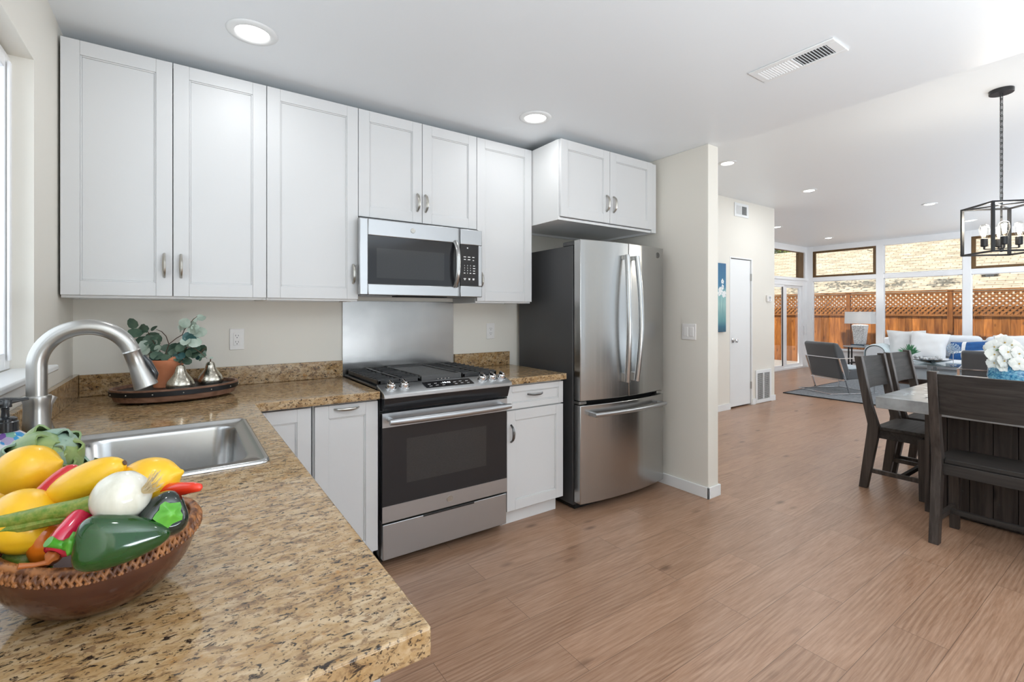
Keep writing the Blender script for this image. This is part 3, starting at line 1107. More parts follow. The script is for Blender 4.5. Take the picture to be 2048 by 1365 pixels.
def bowed(x0, x1, z0, z1, n=12):
    """door whose face follows the shallow bow of the whole front"""
    def fy(x):
        return FYF - .040 * (1 - ((x - 2.531) / .42) ** 2)
    poly = [(x0 + (x1 - x0) * i / n, fy(x0 + (x1 - x0) * i / n)) for i in range(n + 1)]
    poly += [(x1, 2.322), (x0, 2.322)]
    return MB().prism(poly, z0, z1, 'z')


ld = bowed(FX0, 2.5235, .732, 1.785).build('door', 'steel_v', t, bev=.004)
rd = bowed(2.5275, FX1, .732, 1.785).build('door', 'steel_v', t, bev=.004)
fd = bowed(FX0, FX1, .062, .703).build('freezer_drawer', 'steel_v', t, bev=.004)


def bow_handle(x, z0, z1, y0, parent, lean):
    h = MB()
    pts = []
    for i in range(25):
        a = i / 24
        pts.append((x + lean * .012 * math.sin(PI * a), y0 - .030 - .030 * math.sin(PI * a), z0 + (z1 - z0) * a))
    h.tube(pts, .0150, 12, sq=1.3)
    for zz, e in ((z0 + .015, 0), (z1 - .015, 0)):
        h.box(x - .011, x + .011, y0 - .032, y0 + .002, zz - .015, zz + .045 if zz < (z0 + z1) / 2 else zz + .015)
    return h.build('door_handle', 'steel_v', parent, bev=.002)


bow_handle(2.478, .835, 1.700, 2.223, ld, -1)
bow_handle(2.575, .835, 1.700, 2.223, rd, 1)
h = MB()
pts = [(2.175 + .715 * i / 24, 2.195 - .026 * math.sin(PI * i / 24), .646) for i in range(25)]
h.tube(pts, .0135, 12, sq=1.2)
for x in (2.19, 2.875):
    h.box(x - .013, x + .013, 2.195, 2.25, .634, .658)
h.build('drawer_handle', 'steel', fd, bev=.002)
emblem(2.865, 2.2455, 1.728, .019, rd, 'pull_dark')
for x0 in (FX0 + .006, FX1 - .066):
    MB().box(x0, x0 + .06, 2.290, 2.44, 1.7525, 1.782).build('hinge_cover', 'dark_grey', t, bev=.006)
for x0 in (FX0 + .004, FX1 - .064):
    MB().box(x0, x0 + .06, 2.27, 2.33, .708, .726).build('hinge', 'nickel', t, bev=.003)


# ------------------------------------------------------------------ sink, tap, soap
def rrect(x0, x1, y0, y1, r, z, n=6):
    p = []
    for cx, cy, a0 in ((x1 - r, y1 - r, 0), (x0 + r, y1 - r, 90), (x0 + r, y0 + r, 180), (x1 - r, y0 + r, 270)):
        for i in range(n + 1):
            a = R(a0 + 90 * i / n)
            p.append((cx + r * math.cos(a), cy + r * math.sin(a), z))
    return p


t = thing('kitchen_sink', 'drop-in stainless single bowl sink in the granite counter', 'sink', (-.09, 1.695, .73), world=True)
s = MB()
X0, X1, Y0, Y1 = -.374, .192, 1.391, 2.000
bx0, bx1, by0, by1 = -.240, .146, 1.452, 1.925
rings = [rrect(X0, X1, Y0, Y1, .030, .9148), rrect(X0 + .001, X1 - .001, Y0 + .001, Y1 - .001, .030, .9195), rrect(X0 + .006, X1 - .006, Y0 + .006, Y1 - .006, .027, .9225),
         rrect(X0 + .012, X1 - .012, Y0 + .012, Y1 - .012, .022, .9215), rrect(X0 + .017, X1 - .017, Y0 + .017, Y1 - .017, .018, .9170),
         rrect(bx0 - .012, bx1 + .012, by0 - .012, by1 + .012, .062, .9165), rrect(bx0 - .003, bx1 + .003, by0 - .003, by1 + .003, .060, .9135), rrect(bx0, bx1, by0, by1, .060, .904),
         rrect(bx0 + .008, bx1 - .008, by0 + .008, by1 - .008, .060, .78), rrect(bx0 + .016, bx1 - .016, by0 + .016, by1 - .016, .058, .752), rrect(bx0 + .04, bx1 - .04, by0 + .04, by1 - .04, .05, .735),
         rrect(bx0 + .12, bx1 - .12, by0 + .14, by1 - .14, .05, .732)]
RV = [[s.bm.verts.new(p) for p in r_] for r_ in rings]
for A, B in zip(RV, RV[1:]):
    for j in range(len(A)):
        s.bm.faces.new((A[j], A[(j + 1) % len(A)], B[(j + 1) % len(A)], B[j]))
s.bm.faces.new(RV[-1])
s.build('basin', 'sink', t, sm=50, solid=.0012)
MB().lathe([(.045, .7335), (.045, .737), (.034, .737), (.030, .734), (0, .734)], (-.047, 1.69, 0), 24).build('drain', 'chrome', t)

fx, fy = -.308, 1.70
t = thing('kitchen_faucet', 'brushed nickel gooseneck pull-down faucet arching over the sink', 'faucet', (fx, fy, .917), world=True)
MB().lathe([(.037, .9175), (.037, .923), (.0345, .928), (.0310, .965), (.0275, 1.01), (.0256, 1.06), (.0262, 1.078), (.0288, 1.090), (.0278, 1.096), (.0, 1.096)], (fx, fy, 0), 32).build('body', 'nickel', t)
pts = [(fx, fy, 1.090), (fx, fy, 1.115), (fx, fy, 1.14)]
for i in range(33):
    a = R(180 - 162 * i / 32)
    pts.append((-.2105 + .0975 * math.cos(a), fy, 1.172 + .099 * math.sin(a)))
MB().tube(pts, .0205, 24).build('spout', 'nickel', t)
d = Vector((.31, 0, -.95)).normalized()
p0 = Vector(pts[-1]) - d * .002
MB().tube([p0, p0 + d * .004, p0 + d * .006, p0 + d * .05, p0 + d * .108, p0 + d * .110], [.0205, .0215, .0200, .0210, .0290, .0270], 24).build('spray_head', 'nickel', t)
sd = Vector((.95, 0, .31))
MB().tube([p0 + d * .024 + sd * .0195, p0 + d * .045 + sd * .024, p0 + d * .085 + sd * .028, p0 + d * .1 + sd * .024], [.006, .010, .010, .005], 10).build('spray_button', 'black_plastic', t)
hd = Vector((.7, .714, 0))
hp = Vector((fx, fy, .982))
MB().tube([hp + hd * .018, hp + hd * .058, hp + hd * .064, hp + hd * .066], [.0185, .0185, .017, .012], 20).build('handle_hub', 'nickel', t)
le = hp + hd * .034
MB().tube([le + Vector((0, 0, .006)), le + Vector((-.006, -.006, .045)), le + Vector((-.004, -.004, .085)), le + Vector((.004, .004, .106))], [.011, .008, .0085, .010], 10, sq=.45).build('handle_lever', 'nickel', t)

t = thing('soap_dispenser', 'painted floral soap bottle with black pump beside the faucet', 'soap dispenser', (-.338, 1.575, .9235), world=True)
sx_, sy_ = -.338, 1.575


def ornate():
    m, nt, b = nodes('painted_floral_glaze')
    v = coords(nt, (1, 1, 1))
    vo = nt.nodes.new('ShaderNodeTexVoronoi')
    vo.inputs['Scale'].default_value = 62
    link(nt, v, vo.inputs['Vector'])
    c = ramp(nt, vo.outputs['Color'], [(.0, (.02, .09, .42)), (.30, (.04, .28, .55)), (.42, (.75, .78, .80)), (.55, (.62, .03, .03)), (.66, (.04, .27, .16)), (.80, (.75, .78, .80)), (.92, (.15, .06, .30))])
    c = mix(nt, ramp(nt, vo.outputs['Distance'], [(.70, (0, 0, 0)), (.82, (1, 1, 1))]), c, (.70, .72, .75))
    link(nt, c, b.inputs['Base Color'])
    b.inputs['Roughness'].default_value = .12
    return m


M['ornate'] = ornate()
MB().lathe([(.0, .9238), (.042, .9238), (.050, .93), (.053, .945), (.053, .985), (.051, 1.000), (.042, 1.016), (.030, 1.028), (.022, 1.034), (.0, 1.034)], (sx_, sy_, 0), 28).build('bottle', 'ornate', t)
MB().lathe([(.0545, .991), (.0550, .994), (.0530, .998)], (sx_, sy_, 0), 28).build('glaze_band', 'white_plastic', t)
MB().lathe([(.0225, 1.034), (.0225, 1.056), (.0200, 1.058), (.0200, 1.064), (.0155, 1.067), (.0075, 1.068), (.0065, 1.082), (.0075, 1.086), (.0055, 1.090), (.0055, 1.100), (0, 1.100)], (sx_, sy_, 0), 22).build('pump_collar', 'black_plastic', t)
pd = Vector((.86, .51, 0))
q = Vector((sx_, sy_, 1.104))
MB().tube([q - pd * .012, q, q + pd * .024, q + pd * .040], [.0105, .0115, .006, .004], 10, sq=.6).lathe([(.0115, 1.090), (.0115, 1.107), (.010, 1.109), (0, 1.109)], (sx_, sy_, 0), 16).build('pump_nozzle', 'black_plastic', t)

# ------------------------------------------------------------------ tray with plant and pears
M['tray_wood'] = pm('brown_tray_wood', (.13, .06, .035), .45, col2=(.24, .13, .085), nscale=10, stretch=(1, 6, 6), bs=.1)
M['tray_band'] = pm('black_iron_band', (.022, .022, .024), .4, .6, nscale=20)
M['terracotta'] = pm('terracotta_clay', (.58, .20, .09), .6, col2=(.66, .27, .14), nscale=9, bs=.05)
M['mercury'] = pm('mercury_glass', (.42, .40, .34), .24, 1, col2=(.70, .66, .57), nscale=110, lo=.35, hi=.62, rvar=.08, bs=.10, bscale=120, bd=.002)
M['leaf_dark'] = pm('eucalyptus_leaf_grey_green', (.050, .105, .070), .5, col2=(.12, .19, .13), nscale=20, bs=.05)
M['leaf_blue'] = pm('eucalyptus_leaf_teal', (.020, .085, .080), .5, col2=(.06, .15, .15), nscale=20)
M['leaf_pale'] = pm('eucalyptus_leaf_pale', (.34, .43, .35), .55, col2=(.50, .58, .50), nscale=20)
M['twig'] = pm('brown_twig', (.10, .055, .035), .7)
tx, ty, tr = -.018, 2.690, R(9)
t = thing('oval_tray', 'oval brown wood tray with black iron band on the counter', 'tray', (tx, ty, .9145), tr)
b = MB()
n = 56
prof = [(0., .0), (.90, .0), (.94, .004), (1.0, .050), (1.0, .056), (.955, .056), (.93, .020), (0, .018)]
b.lathe([(r * .245, z + .008) for r, z in prof], (0, 0, 0), n, sy=.175 / .245)
b.build('tray_body', 'tray_wood', t, sm=30)
b = MB()
b.lathe([(.2365, .034), (.2462, .0355), (.2475, .0555), (.240, .057), (.236, .05)], (0, 0, 0), n, sy=.1765 / .2475)
b.build('iron_band', 'tray_band', t, sm=30)
for i in range(14):
    a = 2 * PI * i / 14 + .2
    MB().ell((.2472 * math.cos(a), .1763 * math.sin(a), .0455), (.0028, .0028, .0028), n=8, m=6).build('rivet', 'pull', t)
for a in (.6, 2.5, 3.8, 5.6):
    MB().lathe([(.012, 0), (.012, .009), (0, .009)], (.17 * math.cos(a), .11 * math.sin(a), 0), 12).build('foot', 'tray_band', t)

tz = .9145 + .0275
px, py = -.060, 2.745
t = thing('potted_plant', 'eucalyptus sprigs in a terracotta pot on the oval tray', 'potted plant', (px, py, tz), world=True)
MB().lathe([(0, 0), (.046, 0), (.050, .004), (.062, .118), (.068, .126), (.068, .146), (.063, .148), (.058, .130), (.0, .124)], (px, py, tz), 30).build('pot', 'terracotta', t)
MB().lathe([(.0, .1245), (.0575, .1245), (.0, .132)], (px, py, tz), 20).build('soil', 'slot', t)
lat = Vector((.821, -.571, 0))
dep = Vector((.571, .821, 0))
bird = MB()
bird.ell((px + .028, py - .052, tz + .152), (.026, .010, .011), Matrix.Rotation(R(-18), 3, 'Y'), 14, 8)
bird.prism([(px + .045, tz + .15), (px + .072, tz + .172), (px + .066, tz + .15)], py - .054, py - .050, 'y')
bird.build('bird_ornament', 'terracotta', t)
bird = MB()
bird.ell((px + .036, py - .064, tz + .068), (.016, .004, .007), Matrix.Rotation(R(-25), 3, 'Y'), 12, 6)
bird.build('white_wing', 'white_plastic', t)
O = Vector((px, py, tz + .13))
SC = 1 / 428.
PX0 = (331, 722)


def pp(u, v, d=0.):
    return O + lat * ((u - PX0[0]) * SC) + Vector((0, 0, -(v - PX0[1]) * SC)) + dep * d


stems = [[(331, 722, 0), (318, 700, .0), (300, 684, .02), (284, 662, .03), (276, 645, .03)],
         [(334, 722, 0), (329, 700, 0), (335, 684, 0), (350, 672, 0), (362, 665, 0), (366, 655, 0), (384, 634, .0), (392, 628, 0)],
         [(335, 684, 0), (326, 668, .01), (314, 659, .02), (300, 655, .03)],
         [(338, 722, 0), (352, 708, -.02), (368, 694, -.02), (386, 688, -.02), (404, 700, -.02), (417, 712, -.02)],
         [(336, 722, 0), (352, 705, .02), (372, 684, .02), (388, 662, .02)],
         [(328, 722, 0), (312, 716, -.02), (296, 712, -.03), (284, 716, -.03)],
         [(404, 700, -.02), (410, 694, -.02), (416, 690, -.02)]]
sm_ = MB()
for q in stems:
    sm_.tube([pp(*a) for a in q], [.0018] * (len(q) - 1) + [.0009], 6)
sm_.build('stems', 'twig', t)
rl = random.Random(11)


def leaf(mb, c, r, nrm, droop=.15):
    nrm = Vector(nrm).normalized()
    q = nrm.to_track_quat('Z', 'Y')
    roll = rl.uniform(0, 6.28)
    vs = []
    k = 9
    cc = mb.bm.verts.new(Vector(c) - nrm * r * droop)
    for i in range(k):
        a = 2 * PI * i / k
        rr = r * (1 + .12 * math.cos(a))
        p = q @ Vector((rr * math.cos(a + roll), rr * .88 * math.sin(a + roll), 0))
        vs.append(mb.bm.verts.new(Vector(c) + p + nrm * r * .1 * math.cos(2 * a)))
    for i in range(k):
        mb.bm.faces.new((cc, vs[i], vs[(i + 1) % k]))


groups = {'leaf_dark': [(273, 643, .024), (283, 652, .022), (268, 655, .02), (277, 660, .025), (268, 668, .023), (286, 668, .026), (275, 678, .024), (290, 676, .025), (300, 674, .022), (270, 688, .018), (300, 684, .02), (340, 692, .024), (346, 700, .02), (330, 700, .022), (318, 706, .022), (350, 690, .02), (322, 692, .018), (388, 694, .024), (398, 696, .022), (392, 704, .02), (405, 706, .012), (408, 712, .010), (372, 700, .02), (384, 702, .018), (306, 692, .018), (320, 715, .02), (340, 712, .018), (365, 712, .022), (372, 718, .016)],
          'leaf_blue': [(372, 672, .028), (380, 668, .024), (386, 674, .02), (358, 702, .022), (352, 704, .020), (368, 706, .018), (308, 712, .026), (318, 717, .026), (300, 718, .022), (312, 726, .022), (322, 730, .020), (304, 732, .014), (385, 712, .012), (318, 722, .024)],
          'leaf_pale': [(392, 632, .016), (386, 630, .014), (380, 636, .01), (372, 641, .022), (366, 646, .018), (376, 648, .02), (368, 652, .016), (361, 650, .014), (388, 660, .024), (382, 663, .018), (392, 664, .016), (385, 682, .028), (394, 681, .024), (378, 684, .02), (366, 670, .012), (296, 680, .018), (290, 690, .02), (284, 696, .02), (298, 698, .018), (310, 703, .014), (280, 704, .018), (290, 706, .02), (402, 702, .010), (412, 713, .007)]}
for k, cnt, boxes in (('leaf_dark', 26, ((266, 308, 646, 712), (300, 345, 690, 728), (352, 402, 688, 714))), ('leaf_pale', 12, ((276, 316, 676, 712), (372, 396, 640, 690))), ('leaf_blue', 8, ((300, 330, 706, 732), (350, 380, 690, 710)))):
    for i in range(cnt):
        bx_ = boxes[i % len(boxes)]
        groups[k].append((rl.uniform(bx_[0], bx_[1]), rl.uniform(bx_[2], bx_[3]), rl.uniform(.013, .020)))
for k, L in groups.items():
    lf = MB()
    for u, v, r in L:
        leaf(lf, pp(u, v, rl.uniform(-.035, .045)), r * 1.22, (-dep * rl.uniform(.5, 1) + lat * rl.uniform(-.6, .6) + Vector((0, 0, rl.uniform(-.2, .9)))))
    lf.build({'leaf_dark': 'dark_leaves', 'leaf_blue': 'teal_leaves', 'leaf_pale': 'pale_leaves'}[k], k, t)


def pear(x, y, s, label, tilt):
    t = thing('pear_ornament', label, 'ornament', (x, y, tz), tilt)
    MB().lathe([(0, 0), (.030 * s, .001), (.046 * s, .010), (.0545 * s, .028), (.055 * s, .042), (.049 * s, .058), (.036 * s, .076), (.025 * s, .092), (.0205 * s, .108), (.0185 * s, .118), (.012 * s, .126), (0, .128)], (0, 0, 0), 30).build('pear_body', 'mercury', t)
    MB().tube([(0, 0, .125), (.002, 0, .136), (.006, .002, .145)], [.003, .0025, .002], 7).build('stalk', 'twig', t)
    return t


pear(-.008, 2.645, 1.0, 'silvered glass pear ornament standing nearer the terracotta pot', 0)
pear(.112, 2.745, 1.0, 'silvered glass pear ornament at the right end of the tray', 1.2)

# ------------------------------------------------------------------ bowl of fruit and vegetables
M['bowl'] = pm('dark_red_brown_lacquered_wood', (.065, .021, .012), .20, col2=(.13, .046, .025), nscale=5, stretch=(1, 1, 5), coat=.25, bs=.05, bscale=14, rvar=.08)
M['braid'] = pm('woven_tan_braid', (.10, .032, .010), .45, col2=(.36, .145, .048), nscale=70, lo=.42, hi=.58, bs=.3, bd=.003)
bc = Vector((-.095, .880, .9145))
BL = R(8)
t = thing('fruit_bowl', 'dark red-brown wooden bowl with a braided rim', 'bowl', bc, BL)


def rimz(a):
    return .080 + .010 * math.cos(a) ** 2 * (1.0 if math.cos(a) > 0 else 2.2)


def bowl_pt(a, k, inset=0.):
    """k 0..1 from the foot to the rim"""
    rx, ry = .115 - inset, .115 - inset
    f = .46 + .54 * (math.sin(k * PI / 2) ** .95)
    z = rimz(a) * (k ** 1.45)
    return Vector((rx * f * math.cos(a), ry * f * math.sin(a), z + (.006 if inset else 0)))


b = MB()
n = 64
K = 12
rings = [[b.bm.verts.new(bowl_pt(2 * PI * j / n, k / K)) for j in range(n)] for k in range(K + 1)]
rings += [[b.bm.verts.new(bowl_pt(2 * PI * j / n, k / K, .009)) for j in range(n)] for k in range(K, -1, -1)]
for A, B in zip(rings, rings[1:]):
    for j in range(n):
        b.bm.faces.new((A[j], A[(j + 1) % n], B[(j + 1) % n], B[j]))
b.bm.faces.new(rings[0])
b.bm.faces.new(rings[-1])
b.build('bowl_body', 'bowl', t, sm=60)
b = MB()
nb = 96
for j0 in (0,):
    b.tube([bowl_pt(2 * PI * i / 64, 1, .0045) + Vector((0, 0, -.004)) for i in range(64)], .0062, 8, closed=True)
for i in range(nb):
    for s_ in (-1, 1):
        a0 = 2 * PI * (i - 1.25 * s_) / nb
        a1 = 2 * PI * (i + 1.25 * s_) / nb
        P0 = bowl_pt(a0, 1)
        P1 = bowl_pt(a1, 1)
        o0 = Vector((math.cos(a0), math.sin(a0), 0))
        # each strand crosses over the lip, outside low to inside high
        A_ = P0 + o0 * .0035 + Vector((0, 0, -.012))
        C_ = P1 - o0 * .0105 + Vector((0, 0, -.008))
        B_ = (P0 + P1) / 2 - o0 * .0035 + Vector((0, 0, .0055 + .0012 * s_))
        b.tube([A_, A_ * .55 + B_ * .45 + o0 * .003, B_, C_ * .55 + B_ * .45, C_], [.0018, .0026, .0027, .0025, .0018], 6)
b.build('braided_rim', 'braid', t, sm=60)

M['lemon'] = pm('yellow_lemon_skin', (.80, .43, .012), .30, col2=(.86, .51, .02), nscale=14, bs=.08, bscale=150, bd=.002, coat=.15, sss=.0)
M['onion_skin'] = pm('white_onion_skin', (.62, .60, .50), .16, col2=(.74, .72, .64), nscale=14, stretch=(4, 4, 1), coat=.5, lo=.3)
M['stalk'] = pm('green_onion_stalk', (.10, .20, .015), .4, col2=(.25, .28, .05), nscale=16, stretch=(9, 9, 9), bs=.15)
M['root'] = pm('pale_root_hair', (.62, .50, .30), .8)
M['red_pepper'] = pm('glossy_red_pepper', (.50, .010, .012), .12, col2=(.62, .02, .03), nscale=6, coat=.5)
M['chili'] = pm('glossy_orange_red_chili', (.72, .035, .010), .16, coat=.4)
M['pink_pepper'] = pm('glossy_crimson_pepper', (.55, .006, .045), .10, col2=(.66, .02, .07), nscale=8, coat=.6)
M['green_pepper'] = pm('glossy_dark_green_pepper', (.004, .032, .006), .09, col2=(.007, .065, .008), nscale=6, coat=.6)
M['black_pepper'] = pm('near_black_green_pepper', (.004, .012, .008), .10, coat=.6)
M['bright_green'] = pm('bright_green_stem', (.06, .28, .02), .35, col2=(.12, .42, .04), nscale=25, coat=.2)
M['artichoke'] = pm('artichoke_bract', (.13, .22, .10), .45, col2=(.30, .38, .13), nscale=22, lo=.3, hi=.7)
M['artichoke_tip'] = pm('blue_green_bract', (.16, .27, .22), .45, col2=(.30, .40, .30), nscale=22)
M['orange_skin'] = pm('orange_pepper_skin', (.66, .16, .01), .2, coat=.3)
M['dry_stem'] = pm('orange_brown_stem', (.36, .10, .02), .45)


def lemon(c, r, L, ax, label):
    t = thing('lemon', label, 'lemon', c, 0, 'lemons in the bowl')
    ax = Vector(ax).normalized()
    m = ax.to_track_quat('Z', 'Y').to_matrix().to_4x4()
    pr = []
    for i in range(19):
        a = PI * i / 18
        z = -math.cos(a)
        rr = math.sin(a) ** .92
        zz = z * L * .90
        if i >= 16:
            rr = [0, .085, .15, .21][18 - i] if i > 15 else rr
            zz = L * [1.04, 1.01, .95][18 - i]
        pr.append((max(rr, 0) * r, zz))
    pr[0] = (0, -L * .93)
    MB().lathe(pr, (0, 0, 0), 28, mat=m).build('lemon_skin', 'lemon', t, sm=80)
    MB().lathe([(.0035, -L * .935), (.0035, -L * .915), (0, -L * .91)], (0, 0, 0), 10, mat=m).build('stem_scar', 'twig', t)
    return t


V = Vector
lemon((-.186, .973, 1.078), .0375, .0415, lat * .9 + V((0, 0, .25)) + dep * .3, 'round yellow lemon on top at the far left, before the artichoke')
lemon((-.1060, .8480, 1.0830), .0245, .056, -lat * .88 + V((0, 0, -.46)) - dep * .15, 'long yellow lemon leaning diagonally left of the onion')
lemon((-.0401, .8380, 1.0720), .0335, .042, lat * .8 + V((0, 0, .2)) + dep * .4, 'yellow lemon at the rear behind the white onion bulb')
lemon((-.1648, .8500, 1.0450), .0365, .047, lat * .75 - V((0, 0, .5)) - dep * .3, 'large yellow lemon lying under the green onion stalk')
lemon((-.217, .982, 1.048), .0350, .042, dep + V((0, 0, .3)), 'yellow lemon cut by the left edge of the photo')

t = thing('green_onion', 'white onion bulb with a thick green stalk lying on top', 'onion', (-.0635, .7750, 1.0775))
ax = (V((-.0884, .7924, 1.0687)) - V((-.0635, .7750, 1.0775))).normalized()
mo = ax.to_track_quat('Z', 'Y').to_matrix().to_4x4()
MB().lathe([(0, -.0295), (.0076, -.029), (.020, -.0245), (.029, -.0133), (.0318, 0), (.030, .0114), (.0238, .021), (.0157, .0285), (.0114, .034), (0, .034)], (0, 0, 0), 30, mat=mo).build('bulb', 'onion_skin', t, sm=80)
o0 = V((-.0635, .7750, 1.0775))
sp = [V(p) - o0 for p in ((-.0875, .7915, 1.0690), (-.1085, .7970, 1.0660), (-.1344, .8060, 1.0635), (-.1580, .8160, 1.0590), (-.1819, .8269, 1.0560), (-.2099, .8403, 1.0530), (-.24, .852, 1.052))]
st = MB()
st.tube(sp, [.0128, .0114, .0100, .0095, .0090, .0090, .0085], 12)
st.tube([p + V((.001, -.003, -.008)) for p in sp[1:]], [.006, .0075, .0075, .007, .007, .006], 8)
st.build('stalk', 'stalk', t)
rt = MB()
rr_ = random.Random(5)
for i in range(46):
    a = rr_.uniform(0, 6.28)
    q = rr_.uniform(.1, .5)
    d0 = mo.to_3x3() @ V((math.cos(a) * q, math.sin(a) * q, -1)).normalized()
    base = mo.to_3x3() @ V((math.cos(a) * .004, math.sin(a) * .004, -.030))
    rt.tube([base, base + d0 * .010 + V((0, 0, .002)), base + d0 * rr_.uniform(.014, .022) + V((0, 0, .005 + rr_.uniform(0, .005)))], [.0006, .0005, .0003], 4)
rt.build('roots', 'root', t)


def pepper(name, label, c, ax, r, L, lobes, skin, stem, stem_len, stem_up=(0, 0, 1), taper=.75, capr=.0):
    """c: shoulder end centre, ax: from the shoulder to the tip"""
    t = thing(name, label, 'pepper', c)
    ax = Vector(ax).normalized()
    m = ax.to_track_quat('Z', 'Y').to_matrix().to_4x4()
    pr = [(.0, .006), (.35 * r, .001), (.72 * r, .002), (.95 * r, .010), (r, .022), (r * .98, L * .38), (r * (.55 + taper * .4), L * .58), (r * taper * .85, L * .76), (r * taper * .5, L * .92), (r * taper * .2, L * .985), (0, L)]
    MB().lathe(pr, (0, 0, 0), 36, mat=m, wob=lambda a, z: 1 + .12 * math.cos(lobes * a + .6) * (1 - .5 * z / L)).build('pepper_skin', skin, t, sm=80, sub=1)
    s_ = MB()
    s_.lathe([(.0, .004), (.36 * r + capr, .0015), (.40 * r + capr, -.003), (.22 * r + capr * .5, -.006), (.16 * r, -.010), (0, -.011)], (0, 0, 0), 18, mat=m, wob=lambda a, z: 1 + .16 * math.cos(5 * a))
    up = Vector(stem_up)
    s_.tube([-ax * .004, -ax * stem_len * .4, -ax * stem_len * .7 + up * stem_len * .2, -ax * stem_len + up * stem_len * .5], [.18 * r, .15 * r, .15 * r, .20 * r], 10)
    s_.build('stem', stem, t, sm=70)
    return t


pepper('poblano_pepper', 'glossy dark green pepper with curled green stem at the front', (-.1050, .7560, 1.0370), (V((-.0203, .7267, 1.0285)) - V((-.1050, .7560, 1.0370))) + dep * .022, .0310, .094, 3, 'green_pepper', 'bright_green', .026, (.3, -.5, .6))
pepper('poblano_pepper', 'near-black pepper seen end-on with round green stem cap', (-.0150, .7530, 1.0510), (-.30, 1.0, -.36), .0290, .095, 3, 'black_pepper', 'bright_green', .006, (0, 0, 0), .8, .0035)
pepper('red_pepper', 'red pepper half hidden between two lemons', (-.1150, .9250, 1.0770), (-.75, -.35, -.50), .0255, .085, 4, 'red_pepper', 'green_pepper', .016, (0, 0, 1))
t = pepper('crimson_pepper', 'crimson pepper with a dry orange stem beside the braided rim', (-.1250, .7640, 1.0260), (V((-.1010, .7950, 1.0580)) - V((-.1250, .7640, 1.0260))), .0175, .070, 3, 'pink_pepper', 'dry_stem', .020, (-1.7, 0, 1.3), .9)
t = thing('chili_pepper', 'slim orange-red chili tip poking out past the lemons', 'chili', (-.0258, .8219, 1.0604))
o0 = V((-.0258, .8219, 1.0604))
MB().tube([(-.045, .05, -.012), (-.02, .02, -.002), (0, 0, 0), (.020, -.020, .006), (.038, -.036, .0095), (.0455, -.0435, .010), (.0475, -.0455, .010)], [.009, .011, .0105, .0095, .007, .005, .0012], 14).build('chili_skin', 'chili', t, sm=80)
MB().tube([(-.045, .05, -.012), (-.055, .06, -.012), (-.066, .07, -.008)], [.006, .003, .0025], 8).build('stem', 'bright_green', t)
t = thing('orange_pepper', 'orange pepper wedged low beside the crimson pepper', 'pepper', (-.1416, .8354, 1.0200))
MB().ell((0, 0, 0), (.021, .024, .034), n=20, m=12, f=lambda d: 1 + .05 * math.cos(3 * math.atan2(d.y, d.x))).build('pepper_skin', 'orange_skin', t, sm=80)
MB().tube([(0, 0, -.033), (.002, .003, -.042)], [.005, .003], 8).build('stem', 'bright_green', t)
tag(MB().ell((-.1640, .8520, .9980), (.024, .024, .020), n=20, m=12).build('lime', 'stalk', None, (-.164, .852, .998), sm=80), 'small olive green lime at the bottom of the bowl', 'lime')

t = thing('artichoke', 'blue-green artichoke behind the lemons at the sink edge', 'artichoke', (-.1790, 1.0280, 1.0780))
axm = (lat * .75 + V((0, 0, .42)) - dep * .35).normalized().to_track_quat('Z', 'Y').to_matrix().to_4x4()
MB().ell((0, 0, 0), (.038, .038, .043), axm.to_3x3()).build('heart', 'artichoke', t, sm=80)


def bract(mb, az, el, s_):
    d = V((math.cos(az) * math.cos(el), math.sin(az) * math.cos(el), math.sin(el)))
    up = V((-math.cos(az) * math.sin(el), -math.sin(az) * math.sin(el), math.cos(el)))
    sd = d.cross(up)
    base = V((d.x * .038, d.y * .038, d.z * .043))
    rows = []
    for i in range(6):
        k = i / 5
        wd = s_ * .64 * math.sin(PI * (.24 + .66 * k)) ** .8 * (1 - .18 * k)
        row = []
        for j in range(5):
            q = (j / 4 - .5) * 2
            p = base + up * (k - .35) * s_ * 1.25 + sd * q * wd + d * (.006 + .012 * k - .011 * q * q - .010 * k * k)
            row.append(axm @ p)
        rows.append(row)
    mb.sheet(rows)


ra = random.Random(3)
b1, b2 = MB(), MB()
for li, (el, cnt, s_) in enumerate(((-48, 5, .036), (-14, 6, .042), (18, 6, .043), (48, 5, .040), (74, 3, .032))):
    for i in range(cnt):
        bract(b1 if (i + li) % 3 else b2, 2 * PI * (i + .5 * (li % 2)) / cnt + ra.uniform(-.08, .08), R(el + ra.uniform(-4, 4)), s_)
b1.build('green_bracts', 'artichoke', t, sm=80, solid=.003)
b2.build('blue_bracts', 'artichoke_tip', t, sm=80, solid=.003)


# ------------------------------------------------------------------ ceiling fixtures and wall fittings
def downlight(x, y, z, watts, label, r=.098, col=(.93, .97, 1)):
    t = thing('recessed_ceiling_light', label, 'ceiling light', (x, y, z), 0)
    MB().lathe([(r * .66, -.004), (r * .70, -.009), (r * .92, -.007), (r, -.0015), (r, -.0005), (r * .66, -.0005)], (0, 0, 0), 40).build('trim_ring', 'trim', t, sm=60)
    MB().lathe([(0, -.0075), (r * .45, -.0085), (r * .66, -.004), (r * .66, -.001), (0, -.001)], (0, 0, 0), 32).build('lens', 'lens', t, sm=60)
    area_light('downlight_lamp', (0, 0, -.016), (0, 0, 0), r * 1.2, r * 1.2, watts, col, 'DISK', t)
    return t


